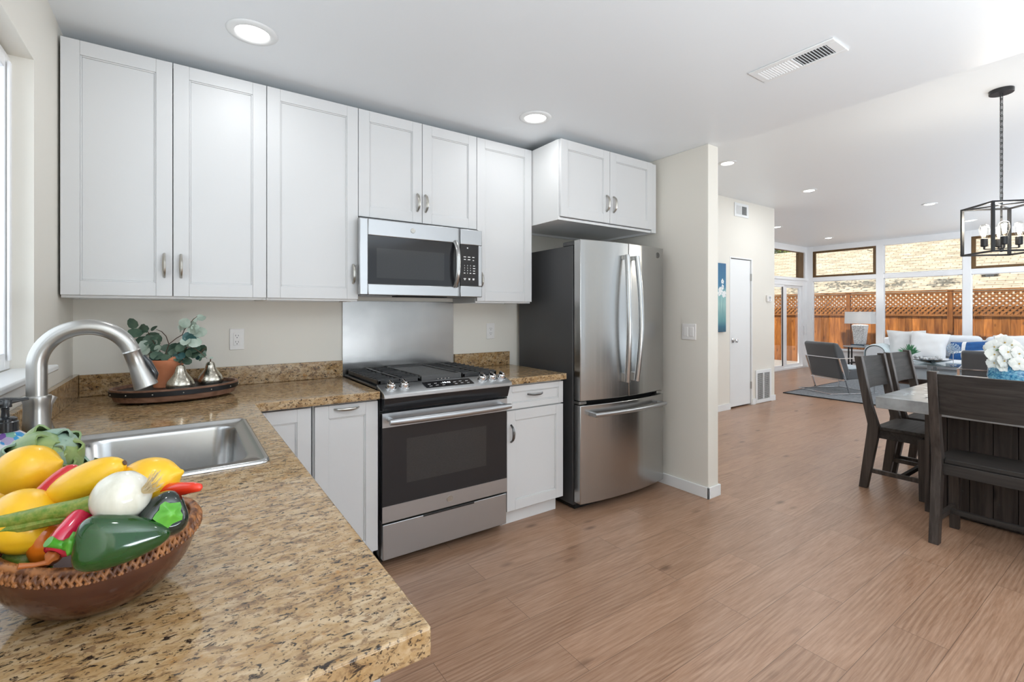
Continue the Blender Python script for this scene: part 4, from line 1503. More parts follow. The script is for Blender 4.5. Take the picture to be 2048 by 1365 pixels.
KW, LW = 1.5, 7
downlight(.243, 2.274, ZK, KW, 'lit round ceiling light over the tall wall cabinets')
downlight(1.762, 2.285, ZK, KW, 'lit round ceiling light in front of the refrigerator cabinet')
downlight(.243, .30, ZK, KW, 'added round ceiling light out of view, window side')  # unseen downlight, added for more light in the kitchen
downlight(1.762, .30, ZK, KW, 'added round ceiling light out of view, dining side')  # second unseen downlight, added likewise
for x, y, l in ((4.614, 2.742, 'lit ceiling light nearest the end of the partition wall'), (6.502, 2.772, 'lit ceiling light in front of the wall vent'), (8.719, 2.140, 'lit ceiling light left of the chandelier chain'),
                (8.811, 4.289, 'lit ceiling light peeking past the hall wall corner'), (10.992, 4.315, 'lit ceiling light nearest the glazed corner'), (10.844, 2.137, 'lit ceiling light seen through the chandelier cage')):
    downlight(x, y, ZL, LW, l, .09)
downlight(6.5, -.6, ZL, LW, 'lit ceiling light behind the dining table', .09)

t = thing('ceiling_vent', 'white louvred ceiling vent near the dining ceiling step', 'vent', (2.379, 1.07, ZK), world=True)
vx0, vx1, vy0, vy1 = 2.297, 2.462, .884, 1.256
b = MB()
zz = ZK - .0008
for q in ((vx0, vx0 + .030, vy0, vy1), (vx1 - .026, vx1, vy0, vy1), (vx0 + .030, vx1 - .026, vy0, vy0 + .040), (vx0 + .030, vx1 - .026, vy1 - .028, vy1), (vx0 + .030, vx1 - .026, 1.066, 1.076)):
    b.box(q[0], q[1], q[2], q[3], zz - .007, zz)
b.build('frame', 'trim', t, bev=.002)
MB().box(vx0 + .030, vx1 - .026, vy0 + .04, vy1 - .028, zz - .0008, zz).build('duct_opening', 'slot', t)
b = MB()
for k in range(11):
    yy = .930 + k * .0128
    b.box(vx0 + .030, vx1 - .026, -.0006, .0006, -.003, .003, Matrix.Translation((0, yy, zz - .004)) @ Matrix.Rotation(R(-18), 4, 'X'))
for k in range(12):
    yy = 1.082 + k * .0126
    b.box(vx0 + .030, vx1 - .026, -.0006, .0006, -.0066, .0066, Matrix.Translation((0, yy, zz - .0045)) @ Matrix.Rotation(R(66), 4, 'X'))
b.build('louvres', 'trim', t)

t = thing('wall_vent', 'small white air vent high on the hall wall', 'vent', (6.326, YH, 2.63), world=True)
yv = YH - .0008
b = MB()
for q in ((6.150, 6.190, 2.620, 2.806), (6.462, 6.502, 2.620, 2.806), (6.190, 6.462, 2.620, 2.655), (6.190, 6.462, 2.771, 2.806), (6.318, 6.334, 2.655, 2.771)):
    b.box(q[0], q[1], yv - .008, yv, q[2], q[3])
b.build('frame', 'trim', t, bev=.002)
MB().box(6.190, 6.462, yv - .001, yv, 2.655, 2.771).build('duct_opening', 'dark_grey', t)
b = MB()
for k in range(12):
    b.box(-.0007, .0007, -.004, .004, 2.655, 2.771, Matrix.Translation((6.197 + k * .0105, yv - .004, 0)) @ Matrix.Rotation(R(48), 4, 'Z'))
    b.box(-.0007, .0007, -.006, .006, 2.655, 2.771, Matrix.Translation((6.341 + k * .0105, yv - .004, 0)) @ Matrix.Rotation(R(-55), 4, 'Z'))
b.build('louvres', 'trim', t)

t = thing('return_air_grille', 'white louvred return air grille low beside the closet door', 'vent', (6.906, YH, .0), world=True)
b = MB()
for q in ((6.694, 6.735, .008, .478), (7.078, 7.119, .008, .478), (6.735, 7.078, .008, .055), (6.735, 7.078, .432, .478), (6.897, 6.917, .055, .432)):
    b.box(q[0], q[1], yv - .014, yv, q[2], q[3])
b.build('frame', 'trim', t, bev=.002)
MB().box(6.735, 7.078, yv - .001, yv, .055, .432).build('duct_opening', 'dark_grey', t)
b = MB()
for k in range(26):
    z = .063 + k * .0142
    for a, c in ((6.735, 6.897), (6.917, 7.078)):
        b.box(a, c, -.007, .007, -.0008, .0008, Matrix.Translation((0, yv - .0075, z)) @ Matrix.Rotation(R(-42), 4, 'X'))
b.build('louvres', 'trim', t)

t = thing('thermostat', 'small white thermostat near the corner of the hall wall', 'thermostat', (7.055, YH, 1.46), world=True)
MB().box(6.99, 7.118, yv - .024, yv, 1.463, 1.556).build('case', 'white_plastic', t, bev=.005)
MB().box(7.03, 7.085, yv - .0252, yv - .0242, 1.505, 1.538).build('screen', 'grey_strip', t)
MB().lathe([(.010, 0), (.010, .004), (0, .004)], (0, 0, 0), 16, mat=Matrix.Translation((7.058, yv - .024, 1.487)) @ Matrix.Rotation(R(90), 4, 'X')).build('dial', 'grey_strip', t)


def canvas_mat():
    m, nt, b = nodes('blue_teal_canvas')
    tc = nt.nodes.new('ShaderNodeTexCoord')
    sx = nt.nodes.new('ShaderNodeSeparateXYZ')
    link(nt, tc.outputs['Object'], sx.inputs[0])
    mr = nt.nodes.new('ShaderNodeMapRange')
    mr.inputs[1].default_value = 0
    mr.inputs[2].default_value = .90
    link(nt, sx.outputs[2], mr.inputs[0])
    c = ramp(nt, mr.outputs[0], [(0, (.004, .06, .13)), (.08, (.008, .11, .19)), (.16, (.10, .30, .32)), (.40, (.30, .50, .47)), (.60, (.18, .40, .42)), (.66, (.015, .16, .31)), (1, (.006, .10, .24))])
    v = coords(nt, (40, 40, 3))
    c = mix(nt, ramp(nt, ntex(nt, v, 1.2, 3), [(.45, (0, 0, 0)), (.7, (.5, .5, .5))]), c, (.02, .16, .20))
    link(nt, c, b.inputs['Base Color'])
    b.inputs['Roughness'].default_value = .5
    return m


M['canvas'] = canvas_mat()
M['petal_paint'] = pm('white_petal_paint', (.78, .80, .80), .6)
t = thing('canvas_painting', 'tall blue and teal canvas of white flowers on the hall wall', 'painting', (5.62, YH, 1.05), world=True)
MB().box(5.345, 5.897, yv - .035, yv, 1.05, 1.952).build('canvas', 'canvas', t, bev=.002)
b = MB()
rp = random.Random(9)
for k in range(26):
    cx_, cz_ = rp.uniform(5.38, 5.87), rp.uniform(1.52, 1.74)
    for j in range(5):
        a = 2 * PI * j / 5 + rp.random()
        b.ell((cx_ + .018 * math.cos(a), yv - .0355, cz_ + .022 * math.sin(a)), (.014, .0012, .016), n=8, m=5)
b.build('white_blossoms', 'petal_paint', t)

# ------------------------------------------------------------------ chandelier
t = thing('chandelier', 'dark open cage chandelier on a chain with bare bulbs', 'chandelier', (4.657, .758, 0), R(43))
MB().lathe([(0, ZL - .026), (.062, ZL - .026), (.064, ZL - .024), (.064, ZL - .0006), (0, ZL - .0006)], (0, 0, 0), 32).build('ceiling_canopy', 'dark_metal', t, sm=40)
ZC0, ZC1 = 1.722, 2.052
ch = MB()
zt_, zb_ = ZL - .026, 2.062
nl = 20
pitch = (zt_ - zb_) / nl
for i in range(nl):
    zc_ = zt_ - pitch * (i + .5)
    hl, hw = pitch * .66, .0085
    ang = R(90) * (i % 2) + R(12)
    pts = []
    for k in range(16):
        a = 2 * PI * k / 16
        x = hw * math.cos(a)
        z = (hl - hw) * (1 if math.sin(a) > 0 else -1) + hw * math.sin(a)
        pts.append((x * math.cos(ang), x * math.sin(ang), zc_ + z))
    ch.tube(pts, .0022, 5, closed=True)
ch.build('chain', 'dark_metal', t)
MB().tube([(.003, 0, zt_), (-.003, .002, (zt_ * .6 + zb_ * .4)), (.002, -.002, zb_)], .002, 6).build('cord', 'black', t)
HC = .143
cg = MB()
for a in (-1, 1):
    for b_ in (-1, 1):
        cg.box(a * HC - .008, a * HC + .008, b_ * HC - .008, b_ * HC + .008, ZC0 - .006, ZC1 + .006)
for z in (ZC0, ZC1):
    for s_ in (-1, 1):
        cg.box(-HC, HC, s_ * HC - .006, s_ * HC + .006, z - .006, z + .006)
        cg.box(s_ * HC - .006, s_ * HC + .006, -HC, HC, z - .006, z + .006)
for a in (45, 135):
    d_ = V((math.cos(R(a)), math.sin(R(a)), 0)) * HC * 1.4142
    cg.bar(-d_ + V((0, 0, ZC1)), d_ + V((0, 0, ZC1)), .010, .008)
cg.build('cage', 'dark_metal', t, bev=.001)
MB().tube([(0, 0, 2.066), (0, 0, 1.738)], .006, 10).tube([(0, 0, 1.750), (0, 0, 1.738), (0, 0, 1.728)], [.012, .012, .006], 12).build('stem', 'dark_metal', t)
ar = MB()
for k in range(4):
    a = R(45 + 90 * k + 20)
    x, y = .085 * math.cos(a), .085 * math.sin(a)
    ar.bar((0, 0, 1.752), (x, y, 1.752), .008, .006)
    ar.tube([(x, y, 1.752), (x, y, 1.772)], .006, 8)
ar.build('arms', 'dark_metal', t)
for k in range(4):
    a = R(45 + 90 * k + 20)
    x, y = .085 * math.cos(a), .085 * math.sin(a)
    so = MB().lathe([(.012, 1.770), (.0195, 1.774), (.0195, 1.825), (.016, 1.828), (0, 1.828)], (x, y, 0), 18).build('socket', 'dark_metal', t)
    bu = MB().lathe([(.013, 1.826), (.016, 1.836), (.024, 1.862), (.029, 1.884), (.029, 1.900), (.024, 1.918), (.013, 1.929), (0, 1.932)], (x, y, 0), 20).build('bulb', 'bulb_glass', t, sm=80)
    fl = MB()
    for j in range(8):
        q = 2 * PI * j / 8
        fl.tube([(x + .006 * math.cos(q), y + .006 * math.sin(q), 1.845), (x + .014 * math.cos(q + .3), y + .014 * math.sin(q + .3), 1.912)], .0016, 5)
    fl.build('filament', 'bulb_glow', bu)
pl = bpy.data.lights.new('chandelier_lamp', 'POINT')
pl.energy = 16
pl.color = (1, .92, .78)
pl.shadow_soft_size = .07
po = bpy.data.objects.new('chandelier_lamp', pl)
COL.objects.link(po)
po.parent = t
po.location = (0, 0, 1.97)


# ------------------------------------------------------------------ dining table and chairs
t = thing('dining_table', 'dining table with grey stone top and plank-clad pedestal', 'table', (4.65, .712, 0), world=True)
MB().box(3.725, 5.575, .237, 1.187, .685, .760).build('table_top', 'concrete', t, bev=.003)
mo_ = MB()
rm = random.Random(21)
for k in range(150):
    x, y = rm.uniform(3.80, 5.5), rm.uniform(.30, 1.13)
    a = rm.uniform(0, 6.28)
    L = rm.uniform(.008, .022)
    pts = []
    for j in range(6):
        r_ = L * (1 + .45 * rm.uniform(-1, 1))
        pts.append((x + r_ * math.cos(a + j * 1.05) * 1.6, y + r_ * math.sin(a + j * 1.05) * .8))
    mo_.prism(pts, .7601, .7606, 'z')
M['inlay'] = pm('pale_shell_inlay', (.62, .68, .72), .12, col2=(.75, .80, .84), nscale=30)
mo_.build('shell_inlay', 'inlay', t, sm=0)
MB().box(4.045, 5.255, .395, .985, .030, .684).build('pedestal_core', 'rough_wood', t)
for k in range(6):
    y0 = .375 + k * .105
    MB().box(4.022, 4.044, y0 + .001, y0 + .103, .02, .684).build('plank', 'rough_wood', t, bev=.002)
nn = MB()
for k in range(6):
    for zq in (.17, .56):
        for d_ in (.030, .075):
            nn.disc((4.0214, .375 + k * .105 + d_ + .006 * rm.uniform(-1, 1), zq + .02 * rm.uniform(-1, 1)), .0045, 10, 'x')
nn.build('nail_holes', 'slot', t)
for k in range(11):
    x0 = 4.046 + k * .110
    MB().box(x0 + .001, x0 + .109, .986, 1.006, .02, .684).build('plank', 'rough_wood', t, bev=.002)
MB().box(4.010, 4.046, .985, 1.009, .0, .684).build('corner_post', 'dark_wood', t, bev=.002)
MB().box(4.060, 5.24, .41, .97, .0, .03).build('plinth', 'dark_wood', t)


def dining_chair(label, loc, rz):
    t = thing('dining_chair', label, 'chair', loc, rz, 'dining chairs round the table')
    W = .228
    side = [(-.232, 0), (-.180, 0), (-.112, .40), (-.108, .47), (-.150, .62), (-.216, .978), (-.262, .978), (-.204, .62), (-.176, .48), (-.184, .40)]
    for s_ in (-1, 1):
        MB().prism(side, s_ * W - .0225, s_ * W + .0225).build('back_post', 'dark_wood', t, bev=.003)
        MB().prism([(.120, 0), (.155, 0), (.165, .43), (.112, .43)], s_ * (W - .012) - .022, s_ * (W - .012) + .022).build('front_leg', 'dark_wood', t, bev=.003)
        MB().bar((s_ * (W - .005), -.180, .135), (s_ * (W - .010), .138, .135), .024, .030).build('side_stretcher', 'dark_wood', t, bev=.002)
    bk = MB()
    rows = []
    N = 10
    for z, yc in ((.735, -.196), (.965, -.242)):
        f_, b_ = [], []
        for i in range(N + 1):
            x = -(W - .022) + (2 * W - .044) * i / N
            cv = -.022 * (1 - (2 * i / N - 1) ** 2)
            f_.append((x, yc + cv + .012))
            b_.append((x, yc + cv - .012))
        rows.append((z, f_ + b_[::-1]))
    vs = [[bk.bm.verts.new((x, y, z)) for x, y in pl_] for z, pl_ in rows]
    k = len(vs[0])
    bk.bm.faces.new(vs[0][::-1])
    bk.bm.faces.new(vs[1])
    for i in range(k):
        bk.bm.faces.new((vs[0][i], vs[0][(i + 1) % k], vs[1][(i + 1) % k], vs[1][i]))
    bk.build('backrest', 'dark_wood_x', t, bev=.002)
    MB().prism([(-W + .024, -.135), (W - .024, -.135), (W - .024, -.105), (W + .012, -.105), (W + .012, .182), (-W - .012, .182), (-W - .012, -.105), (-W + .024, -.105)], .447, .472, 'z').build('seat', 'dark_wood_x', t, bev=.004)
    MB().box(-W + .010, W - .010, -.150, -.125, .385, .446).box(-W + .010, W - .010, .135, .160, .385, .446).box(-W + .002, -W + .028, -.13, .14, .385, .446).box(W - .028, W - .002, -.13, .14, .385, .446).build('seat_apron', 'dark_wood_x', t, bev=.002)
    MB().bar((-W + .012, .02, .135), (W - .012, .02, .135), .024, .028).build('cross_stretcher', 'dark_wood_x', t, bev=.002)
    return t


c0 = dining_chair('dark wooden chair nearest the camera with its back to it', (3.712, .610, 0), R(-90))
dup(c0, (4.425, 1.205, 0), R(180), 'dark wooden chair at the table corner nearest the closet door')
dup(c0, (4.985, 1.195, 0), R(180), 'dark wooden chair second along the far side of the table')

# ------------------------------------------------------------------ orchids in the blue glass vase
M['vase_glass'] = pm('mottled_blue_glass', (.015, .16, .36), .06, col2=(.22, .56, .72), nscale=70, lo=.38, hi=.66, coat=.5)
M['petal'] = pm('white_orchid_petal', (.80, .81, .76), .6, col2=(.84, .85, .82), nscale=8)
M['orchid_lip'] = pm('yellow_orchid_lip', (.55, .36, .08), .5)
vx, vy = 4.700, .700
t = thing('flower_vase', 'round mottled blue glass vase of white orchids on the dining table', 'vase', (vx, vy, .7615), world=True)
MB().lathe([(0, 0), (.055, 0), (.085, .012), (.122, .055), (.138, .105), (.132, .155), (.108, .200), (.084, .222), (.080, .222), (.103, .198), (.126, .154), (.131, .105), (.115, .058), (.07, .014), (0, .012)], (vx, vy, .7615), 40).build('vase_body', 'vase_glass', t, sm=80)
so_ = MB()
ro = random.Random(4)
fl_c = []
VU, VV = 2014., None


def img(u, v, d=0.):
    """offset from the vase in metres from a sideways/upward measure"""
    return V((vx, vy, 0)) + lat * (u - .03) + dep * d + V((0, 0, v - .020))


for k in range(3):
    p = [img(.0, .90, 0), img(-.01 - .02 * k, 1.05, -.01 * k), img(-.06 - .02 * k, 1.10 - .02 * k, -.02), img(-.13, 1.07 - .05 * k, -.03)]
    so_.tube(p, .0028, 6)
so_.tube([img(.01, .9), img(.05, 1.02), img(.07, 1.05)], .0028, 6)
so_.build('stems', 'bright_green', t)
lf = MB()
for a in (2.2, 3.4, 5.2):
    d_ = V((math.cos(a), math.sin(a), 0))
    sd_ = V((-d_.y, d_.x, 0))
    rows = []
    for i in range(7):
        k = i / 6
        w_ = .022 * math.sin(PI * (.12 + .86 * k))
        cpt = V((vx, vy, .93)) + d_ * .13 * k + V((0, 0, .10 * k - .13 * k * k))
        rows.append([cpt - sd_ * w_, cpt + V((0, 0, -.004)), cpt + sd_ * w_])
    lf.sheet(rows)
lf.build('leaves', 'green_pepper', t, sm=80, solid=.002)


def orchid(c, nrm, s_):
    nrm = V(nrm).normalized()
    q = nrm.to_track_quat('Z', 'Y')
    f = MB()
    for j in range(5):
        a = 2 * PI * j / 5 + PI / 2
        wid = .92 if j in (1, 4) else .60
        rows = []
        for i in range(5):
            k = i / 4
            w_ = wid * s_ * math.sin(PI * (.10 + .84 * k)) * .8
            row = []
            for m_ in (-1, -.5, 0, .5, 1):
                x = k * s_
                y = m_ * w_
                z = .10 * s_ * math.sin(k * 3) - .12 * s_ * m_ * m_ + .05 * s_ * ro.uniform(-1, 1) * k
                p = V((x * math.cos(a) - y * math.sin(a), x * math.sin(a) + y * math.cos(a), z + (.01 if wid > .5 else 0) * s_))
                row.append(V(c) + q @ p)
            rows.append(row)
        f.sheet(rows)
    ob = f.build('orchid_bloom', 'petal', t, sm=80)
    g = MB().ell(V(c) + nrm * s_ * .12, (s_ * .09, s_ * .09, s_ * .10), n=10, m=6)
    g.build('orchid_lip', 'orchid_lip', ob)


for (u, v, d_, s_) in ((-.135, 1.095, -.02, .050), (-.075, 1.125, -.03, .052), (-.145, 1.040, -.03, .050), (-.085, 1.060, -.06, .055), (-.025, 1.105, -.03, .050), (-.020, 1.050, -.07, .052), (-.110, 1.000, -.06, .048), (-.050, .985, -.10, .050), (-.145, .985, -.03, .042),
                     (.010, .975, -.10, .046), (.015, 1.075, -.02, .046), (.078, 1.050, -.02, .040), (-.050, 1.140, .0, .044), (-.105, .960, -.05, .036), (-.105, 1.075, .02, .05)):
    orchid(img(u, v, d_), -dep * 1.0 + lat * ro.uniform(-.5, .4) + V((0, 0, ro.uniform(-.3, .5))), s_ * 1.05)

# ------------------------------------------------------------------ living room
t = thing('area_rug', 'blue-grey low pile rug with black binding under the seating', 'rug', (9.2, 2.2, 0), world=True)
MB().box(7.985, 10.7, .35, 3.765, .001, .012).build('pile', 'rug', t)
b = MB()
for q in ((7.965, 7.985, .33, 3.785), (10.7, 10.72, .33, 3.785), (7.985, 10.7, .33, .35), (7.985, 10.7, 3.765, 3.785)):
    b.box(q[0], q[1], q[2], q[3], .001, .014)
b.build('binding', 'rug_edge', t)


def lounge_chair(label, loc, rz):
    """faces local +Y"""
    t = thing('lounge_chair', label, 'armchair', loc, rz, 'lounge chairs on the rug')
    W = .345
    bk = MB().prism([(-.175, .235), (-.335, .800), (-.300, .825), (-.235, .812), (-.150, .70), (-.035, .38), (-.04, .25)], -.315, .315)
    bk.build('backrest', 'grey_velvet', t, bev=.030, seg=4, sm=80)
    MB().prism([(-.10, .235), (-.05, .375), (.02, .392), (.36, .418), (.40, .40), (.41, .27), (.38, .255)], -.315, .315).build('seat_cushion', 'grey_velvet', t, bev=.022, seg=4, sm=80)
    MB().prism([(-.03, .402), (.02, .411), (.355, .429), (.39, .420), (.36, .415), (.0, .393)], -.300, .300).build('seat_pad', 'blue_grey_velvet', t, bev=.005, seg=3, sm=80)
    for s_ in (-1, 1):
        x = s_ * W
        f = MB()
        f.bar((x, -.40, .020), (x, .42, .020), .012, .014)
        f.bar((x, -.075, .022), (x, -.262, .585), .014, .026, up=(1, 0, 0))
        f.bar((x, -.268, .580), (x, .375, .580), .014, .012)
        f.bar((x, .365, .585), (x, .365, .020), .014, .012, up=(1, 0, 0))
        f.build('side_frame', 'chrome', t, bev=.002)
    for y, z, nm in ((-.398, .020, 'rear_runner'), (-.272, .580, 'back_bar'), (-.160, .225, 'seat_rail'), (.40, .02, 'front_runner')):
        MB().bar((-W, y, z), (W, y, z), .014, .014).build(nm, 'chrome', t, bev=.002)
    return t


l0 = lounge_chair('charcoal velvet lounge chair in chrome frame, back to the kitchen', (8.84, 3.36, 0), R(-27 - 90 + 0))
dup(l0, (8.50, 1.42, 0), R(-90 + 8), 'charcoal lounge chair mostly hidden behind the orchid vase')

# sofa along the glazed wall, facing the kitchen (-X)
t = thing('sofa', 'long white upholstered sofa beneath the big windows', 'sofa', (11.4, 2.25, 0), world=True)
MB().box(10.86, 11.98, .60, 3.62, .10, .30).build('base', 'white_fabric', t, bev=.015, seg=3)
MB().box(11.72, 11.98, .62, 3.60, .30, .80).build('back_frame', 'white_fabric', t, bev=.04, seg=4)
for k, (a, c) in enumerate(((.92, 2.10), (2.11, 3.30))):
    MB().box(10.80, 11.70, a, c, .305, .475).build('seat_cushion', 'white_fabric', t, bev=.05, seg=4)
    q = MB().box(11.46, 11.76, a + .02, c - .02, .48, .885)
    q.build('back_cushion', 'white_fabric', t, bev=.09, seg=5)
for a, c in ((3.31, 3.62), (.60, .91)):
    yc_, ra_ = (a + c) / 2, (c - a) / 2
    pr_ = [(yc_ - ra_, .12), (yc_ + ra_, .12)] + [(yc_ + ra_ * math.cos(PI * i / 16), .525 + .14 * math.sin(PI * i / 16)) for i in range(17)]
    MB().prism(pr_, 10.84, 11.95, 'x').build('arm', 'white_fabric', t, bev=.02, seg=3)
for x in (10.92, 11.9):
    for y in (.68, 3.54):
        MB().box(x - .03, x + .03, y - .03, y + .03, 0, .10).build('foot', 'dark_wood', t)

th = MB()
rows = []
for i in range(19):
    x = 10.825 + .46 * i / 18
    row = []
    for j in range(33):
        if j < 7:
            y, z = 3.299, .40 + .125 * j / 7
        elif j > 25:
            y, z = 3.634, .525 - .36 * (j - 25) / 7
        else:
            q = (j - 7) / 18 * PI
            y = 3.4665 - .1675 * math.cos(q)
            z = .525 + .155 * math.sin(q)
        fo = .010 * (1 + math.sin(i * 1.35 + .25 * j)) * (1 if i > 1 else .3)
        row.append((x, y + (fo if j > 20 else -fo if j < 7 else 0), z + (fo if 7 <= j <= 25 else 0)))
    rows.append(row)
th.sheet(rows)
tag(th.build('throw_blanket', 'throw', None, (11.0, 3.46, .6), sm=80, solid=.010, sub=1), 'pale blue throw folded over the near end of the sofa arm', 'blanket')


def pillow(name, label, w_, h, d_, loc, rz, lean, skin, roll=0., group=None):
    t = thing(name, label, 'pillow', loc, rz, group)
    b = MB()
    N = 14
    m = Matrix.Rotation(R(lean), 4, 'X') @ Matrix.Rotation(R(roll), 4, 'Y')
    fr, bk_ = [], []
    for i in range(N + 1):
        a, c = [], []
        for j in range(N + 1):
            u, v = 2 * i / N - 1, 2 * j / N - 1
            pin = 1 - .10 * (1 - abs(u * v) ** 1.0) * (max(abs(u), abs(v)) ** 4)
            th_ = d_ / 2 * ((1 - u ** 4) * (1 - v ** 4)) ** .55 + .004
            wr = .004 * math.sin(9 * u + 5 * v) + .003 * math.sin(4 * u - 11 * v)
            x, z = u * w_ / 2 * pin, h / 2 + v * h / 2 * pin
            a.append(m @ V((x, -th_ + wr, z)))
            c.append(m @ V((x, th_ + wr, z)))
        fr.append(a)
        bk_.append(c)
    b.sheet(fr)
    b.sheet([r_[::-1] for r_ in bk_])
    edge = [(i, 0) for i in range(N)] + [(N, j) for j in range(N)] + [(i, N) for i in range(N, 0, -1)] + [(0, j) for j in range(N, 0, -1)]
    bmesh.ops.remove_doubles(b.bm, verts=b.bm.verts, dist=1e-6)
    bmesh.ops.holes_fill(b.bm, edges=b.bm.edges, sides=0)
    B = [(i, j) for i, j in edge]
    vf = [b.bm.verts.new(fr[i][j]) for i, j in B]
    vb = [b.bm.verts.new(bk_[i][j]) for i, j in B]
    for k in range(len(B)):
        q = (k + 1) % len(B)
        b.bm.faces.new((vf[k], vf[q], vb[q], vb[k]))
    bmesh.ops.remove_doubles(b.bm, verts=b.bm.verts, dist=1e-5)
    b.build('cover', skin, t, sm=80)
    return t, m


# local front is -Y: turned to face the kitchen
pillow('throw_pillow', 'pale grey pillow leaning in the corner of the sofa arm', .60, .52, .20, (11.20, 3.04, .478), R(-90 + 30), -22, 'pillow_grey', 0, 'pillows on the sofa')
pillow('throw_pillow', 'white pillow overlapping the pale grey corner pillow', .54, .50, .18, (11.06, 2.77, .478), R(-90 + 8), -24, 'pillow_white', 6, 'pillows on the sofa')
tb, mb_ = pillow('throw_pillow', 'cobalt blue oblong pillow with crossed white bands', .66, .36, .16, (11.12, 2.16, .478), R(-90 - 12), -26, 'pillow_blue', -6, 'pillows on the sofa')
b = MB()


def band(axis, pos, wd):
    f_ = []
    for i in range(15):
        u = 2 * i / 14 - 1
        row = []
        for s_ in (-1, 1):
            p = pos + s_ * wd / 2
            x, zv = (u, p) if axis == 'x' else (p, u)
            th_ = .16 / 2 * (max(0, (1 - x ** 4) * (1 - zv ** 4))) ** .55 + .004 + .0035
            wr = .004 * math.sin(9 * x + 5 * zv) + .003 * math.sin(4 * x - 11 * zv)
            row.append(mb_ @ V((x * .33 * .99, -th_ + wr, .18 + zv * .18 * .99)))
        f_.append(row)
    b.sheet(f_)


band('z', -.32, .16)
band('x', -.28, .20)
b.build('white_bands', 'pillow_white', tb, sm=80, solid=.002)
pillow('throw_pillow', 'white pillow on the sofa directly behind the orchids', .58, .50, .18, (11.14, 1.63, .478), R(-90 - 4), -24, 'pillow_white', -5, 'pillows on the sofa')
pillow('throw_pillow', 'white pillow at the right edge of the photo on the sofa', .56, .52, .18, (11.16, 1.13, .478), R(-90 - 16), -22, 'pillow_white', 4, 'pillows on the sofa')

# side table, lamp, books
t = thing('side_table', 'round topped grey side table with dark metal legs by the glazed corner', 'side table', (11.72, 4.02, 0), world=True)
MB().lathe([(0, .575), (.275, .575), (.285, .580), (.285, .592), (.28, .596), (0, .596)], (11.72, 4.02, 0), 40).build('table_top', 'grey_top', t)
for k in range(4):
    a = R(45 + 90 * k + 10)
    x, y = 11.72 + .225 * math.cos(a), 4.02 + .225 * math.sin(a)
    MB().tube([(x, y, 0), (x, y, .575)], .015, 10).build('leg', 'dark_metal', t)
for k in range(2):
    a = R(55 + 90 * k)
    c_, s_ = .225 * math.cos(a), .225 * math.sin(a)
    MB().bar((11.72 - c_, 4.02 - s_, .24), (11.72 + c_, 4.02 + s_, .24), .018, .018).build('cross_brace', 'dark_metal', t)
M['book_blue'] = pm('dark_blue_book_cover', (.025, .06, .10), .5)
M['book_pages'] = pm('book_page_edges', (.7, .68, .62), .8)
for k, (nm, w_, d_, z, hh, rz, skin, lab) in enumerate((('book', .30, .22, .5965, .016, 12, 'grey_strip', 'pale grey book at the bottom under the table lamp'), ('book', .25, .19, .613, .018, -8, 'book_blue', 'dark blue book on top, right under the lamp base'))):
    t = thing('book', lab, 'book', (11.70, 4.00, z), R(rz + 90))
    MB().box(-w_ / 2, w_ / 2, -d_ / 2, d_ / 2, 0, .003).box(-w_ / 2, w_ / 2, -d_ / 2, d_ / 2, hh - .003, hh).box(-w_ / 2, w_ / 2, d_ / 2 - .003, d_ / 2, .003, hh - .003).build('cover', skin, t)
    MB().box(-w_ / 2 + .005, w_ / 2 - .005, -d_ / 2 + .005, d_ / 2 - .003, .003, hh - .003).build('pages', 'book_pages', t)
t = thing('table_lamp', 'table lamp with grey woven base and white rectangular shade', 'lamp', (11.70, 4.00, .6315), world=True)
b = MB()
for a, c in ((0, 1),):
    z0, z1 = .6315, 1.045
    r0, r1 = .082, .118
    vs = []
    for z, r_ in ((z0, r0), (z0 + .2, (r0 + r1) / 2 - .002), (z1 - .012, r1), (z1, r1 - .015)):
        vs.append([b.bm.verts.new((11.70 + sx2 * r_, 4.00 + sy2 * r_, z)) for sx2, sy2 in ((-1, -1), (1, -1), (1, 1), (-1, 1))])
    b.bm.faces.new(vs[0][::-1])
    b.bm.faces.new(vs[-1])
    for A, B in zip(vs, vs[1:]):
        for j in range(4):
            b.bm.faces.new((A[j], A[(j + 1) % 4], B[(j + 1) % 4], B[j]))
b.build('woven_base', 'wicker', t, bev=.006)
MB().tube([(11.70, 4.0, 1.045), (11.70, 4.0, 1.30)], .008, 8).build('lamp_stem', 'pull', t)
b = MB()
sh = [rrect(11.70 - .15, 11.70 + .15, 4.0 - .235, 4.0 + .235, .012, 1.068), rrect(11.70 - .145, 11.70 + .145, 4.0 - .228, 4.0 + .228, .012, 1.318)]
RV = [[b.bm.verts.new(p) for p in r_] for r_ in sh]
for j in range(len(RV[0])):
    b.bm.faces.new((RV[0][j], RV[0][(j + 1) % len(RV[0])], RV[1][(j + 1) % len(RV[0])], RV[1][j]))
b.build('lamp_shade', 'shade', t, solid=.003)
pl = bpy.data.lights.new('table_lamp_bulb', 'POINT')
pl.energy = 8
pl.color = (1, .95, .88)
pl.shadow_soft_size = .04
po = bpy.data.objects.new('table_lamp_bulb', pl)
COL.objects.link(po)
po.parent = t
po.location = (0, 0, .56)
MB().bar((11.555, 4.0, 1.30), (11.845, 4.0, 1.30), .006, .004).bar((11.70, 3.772, 1.30), (11.70, 4.228, 1.30), .006, .004).lathe([(.010, 1.318), (.012, 1.328), (.006, 1.336), (0, 1.338)], (11.70, 4.0, 0), 12).build('finial', 'pull', t)

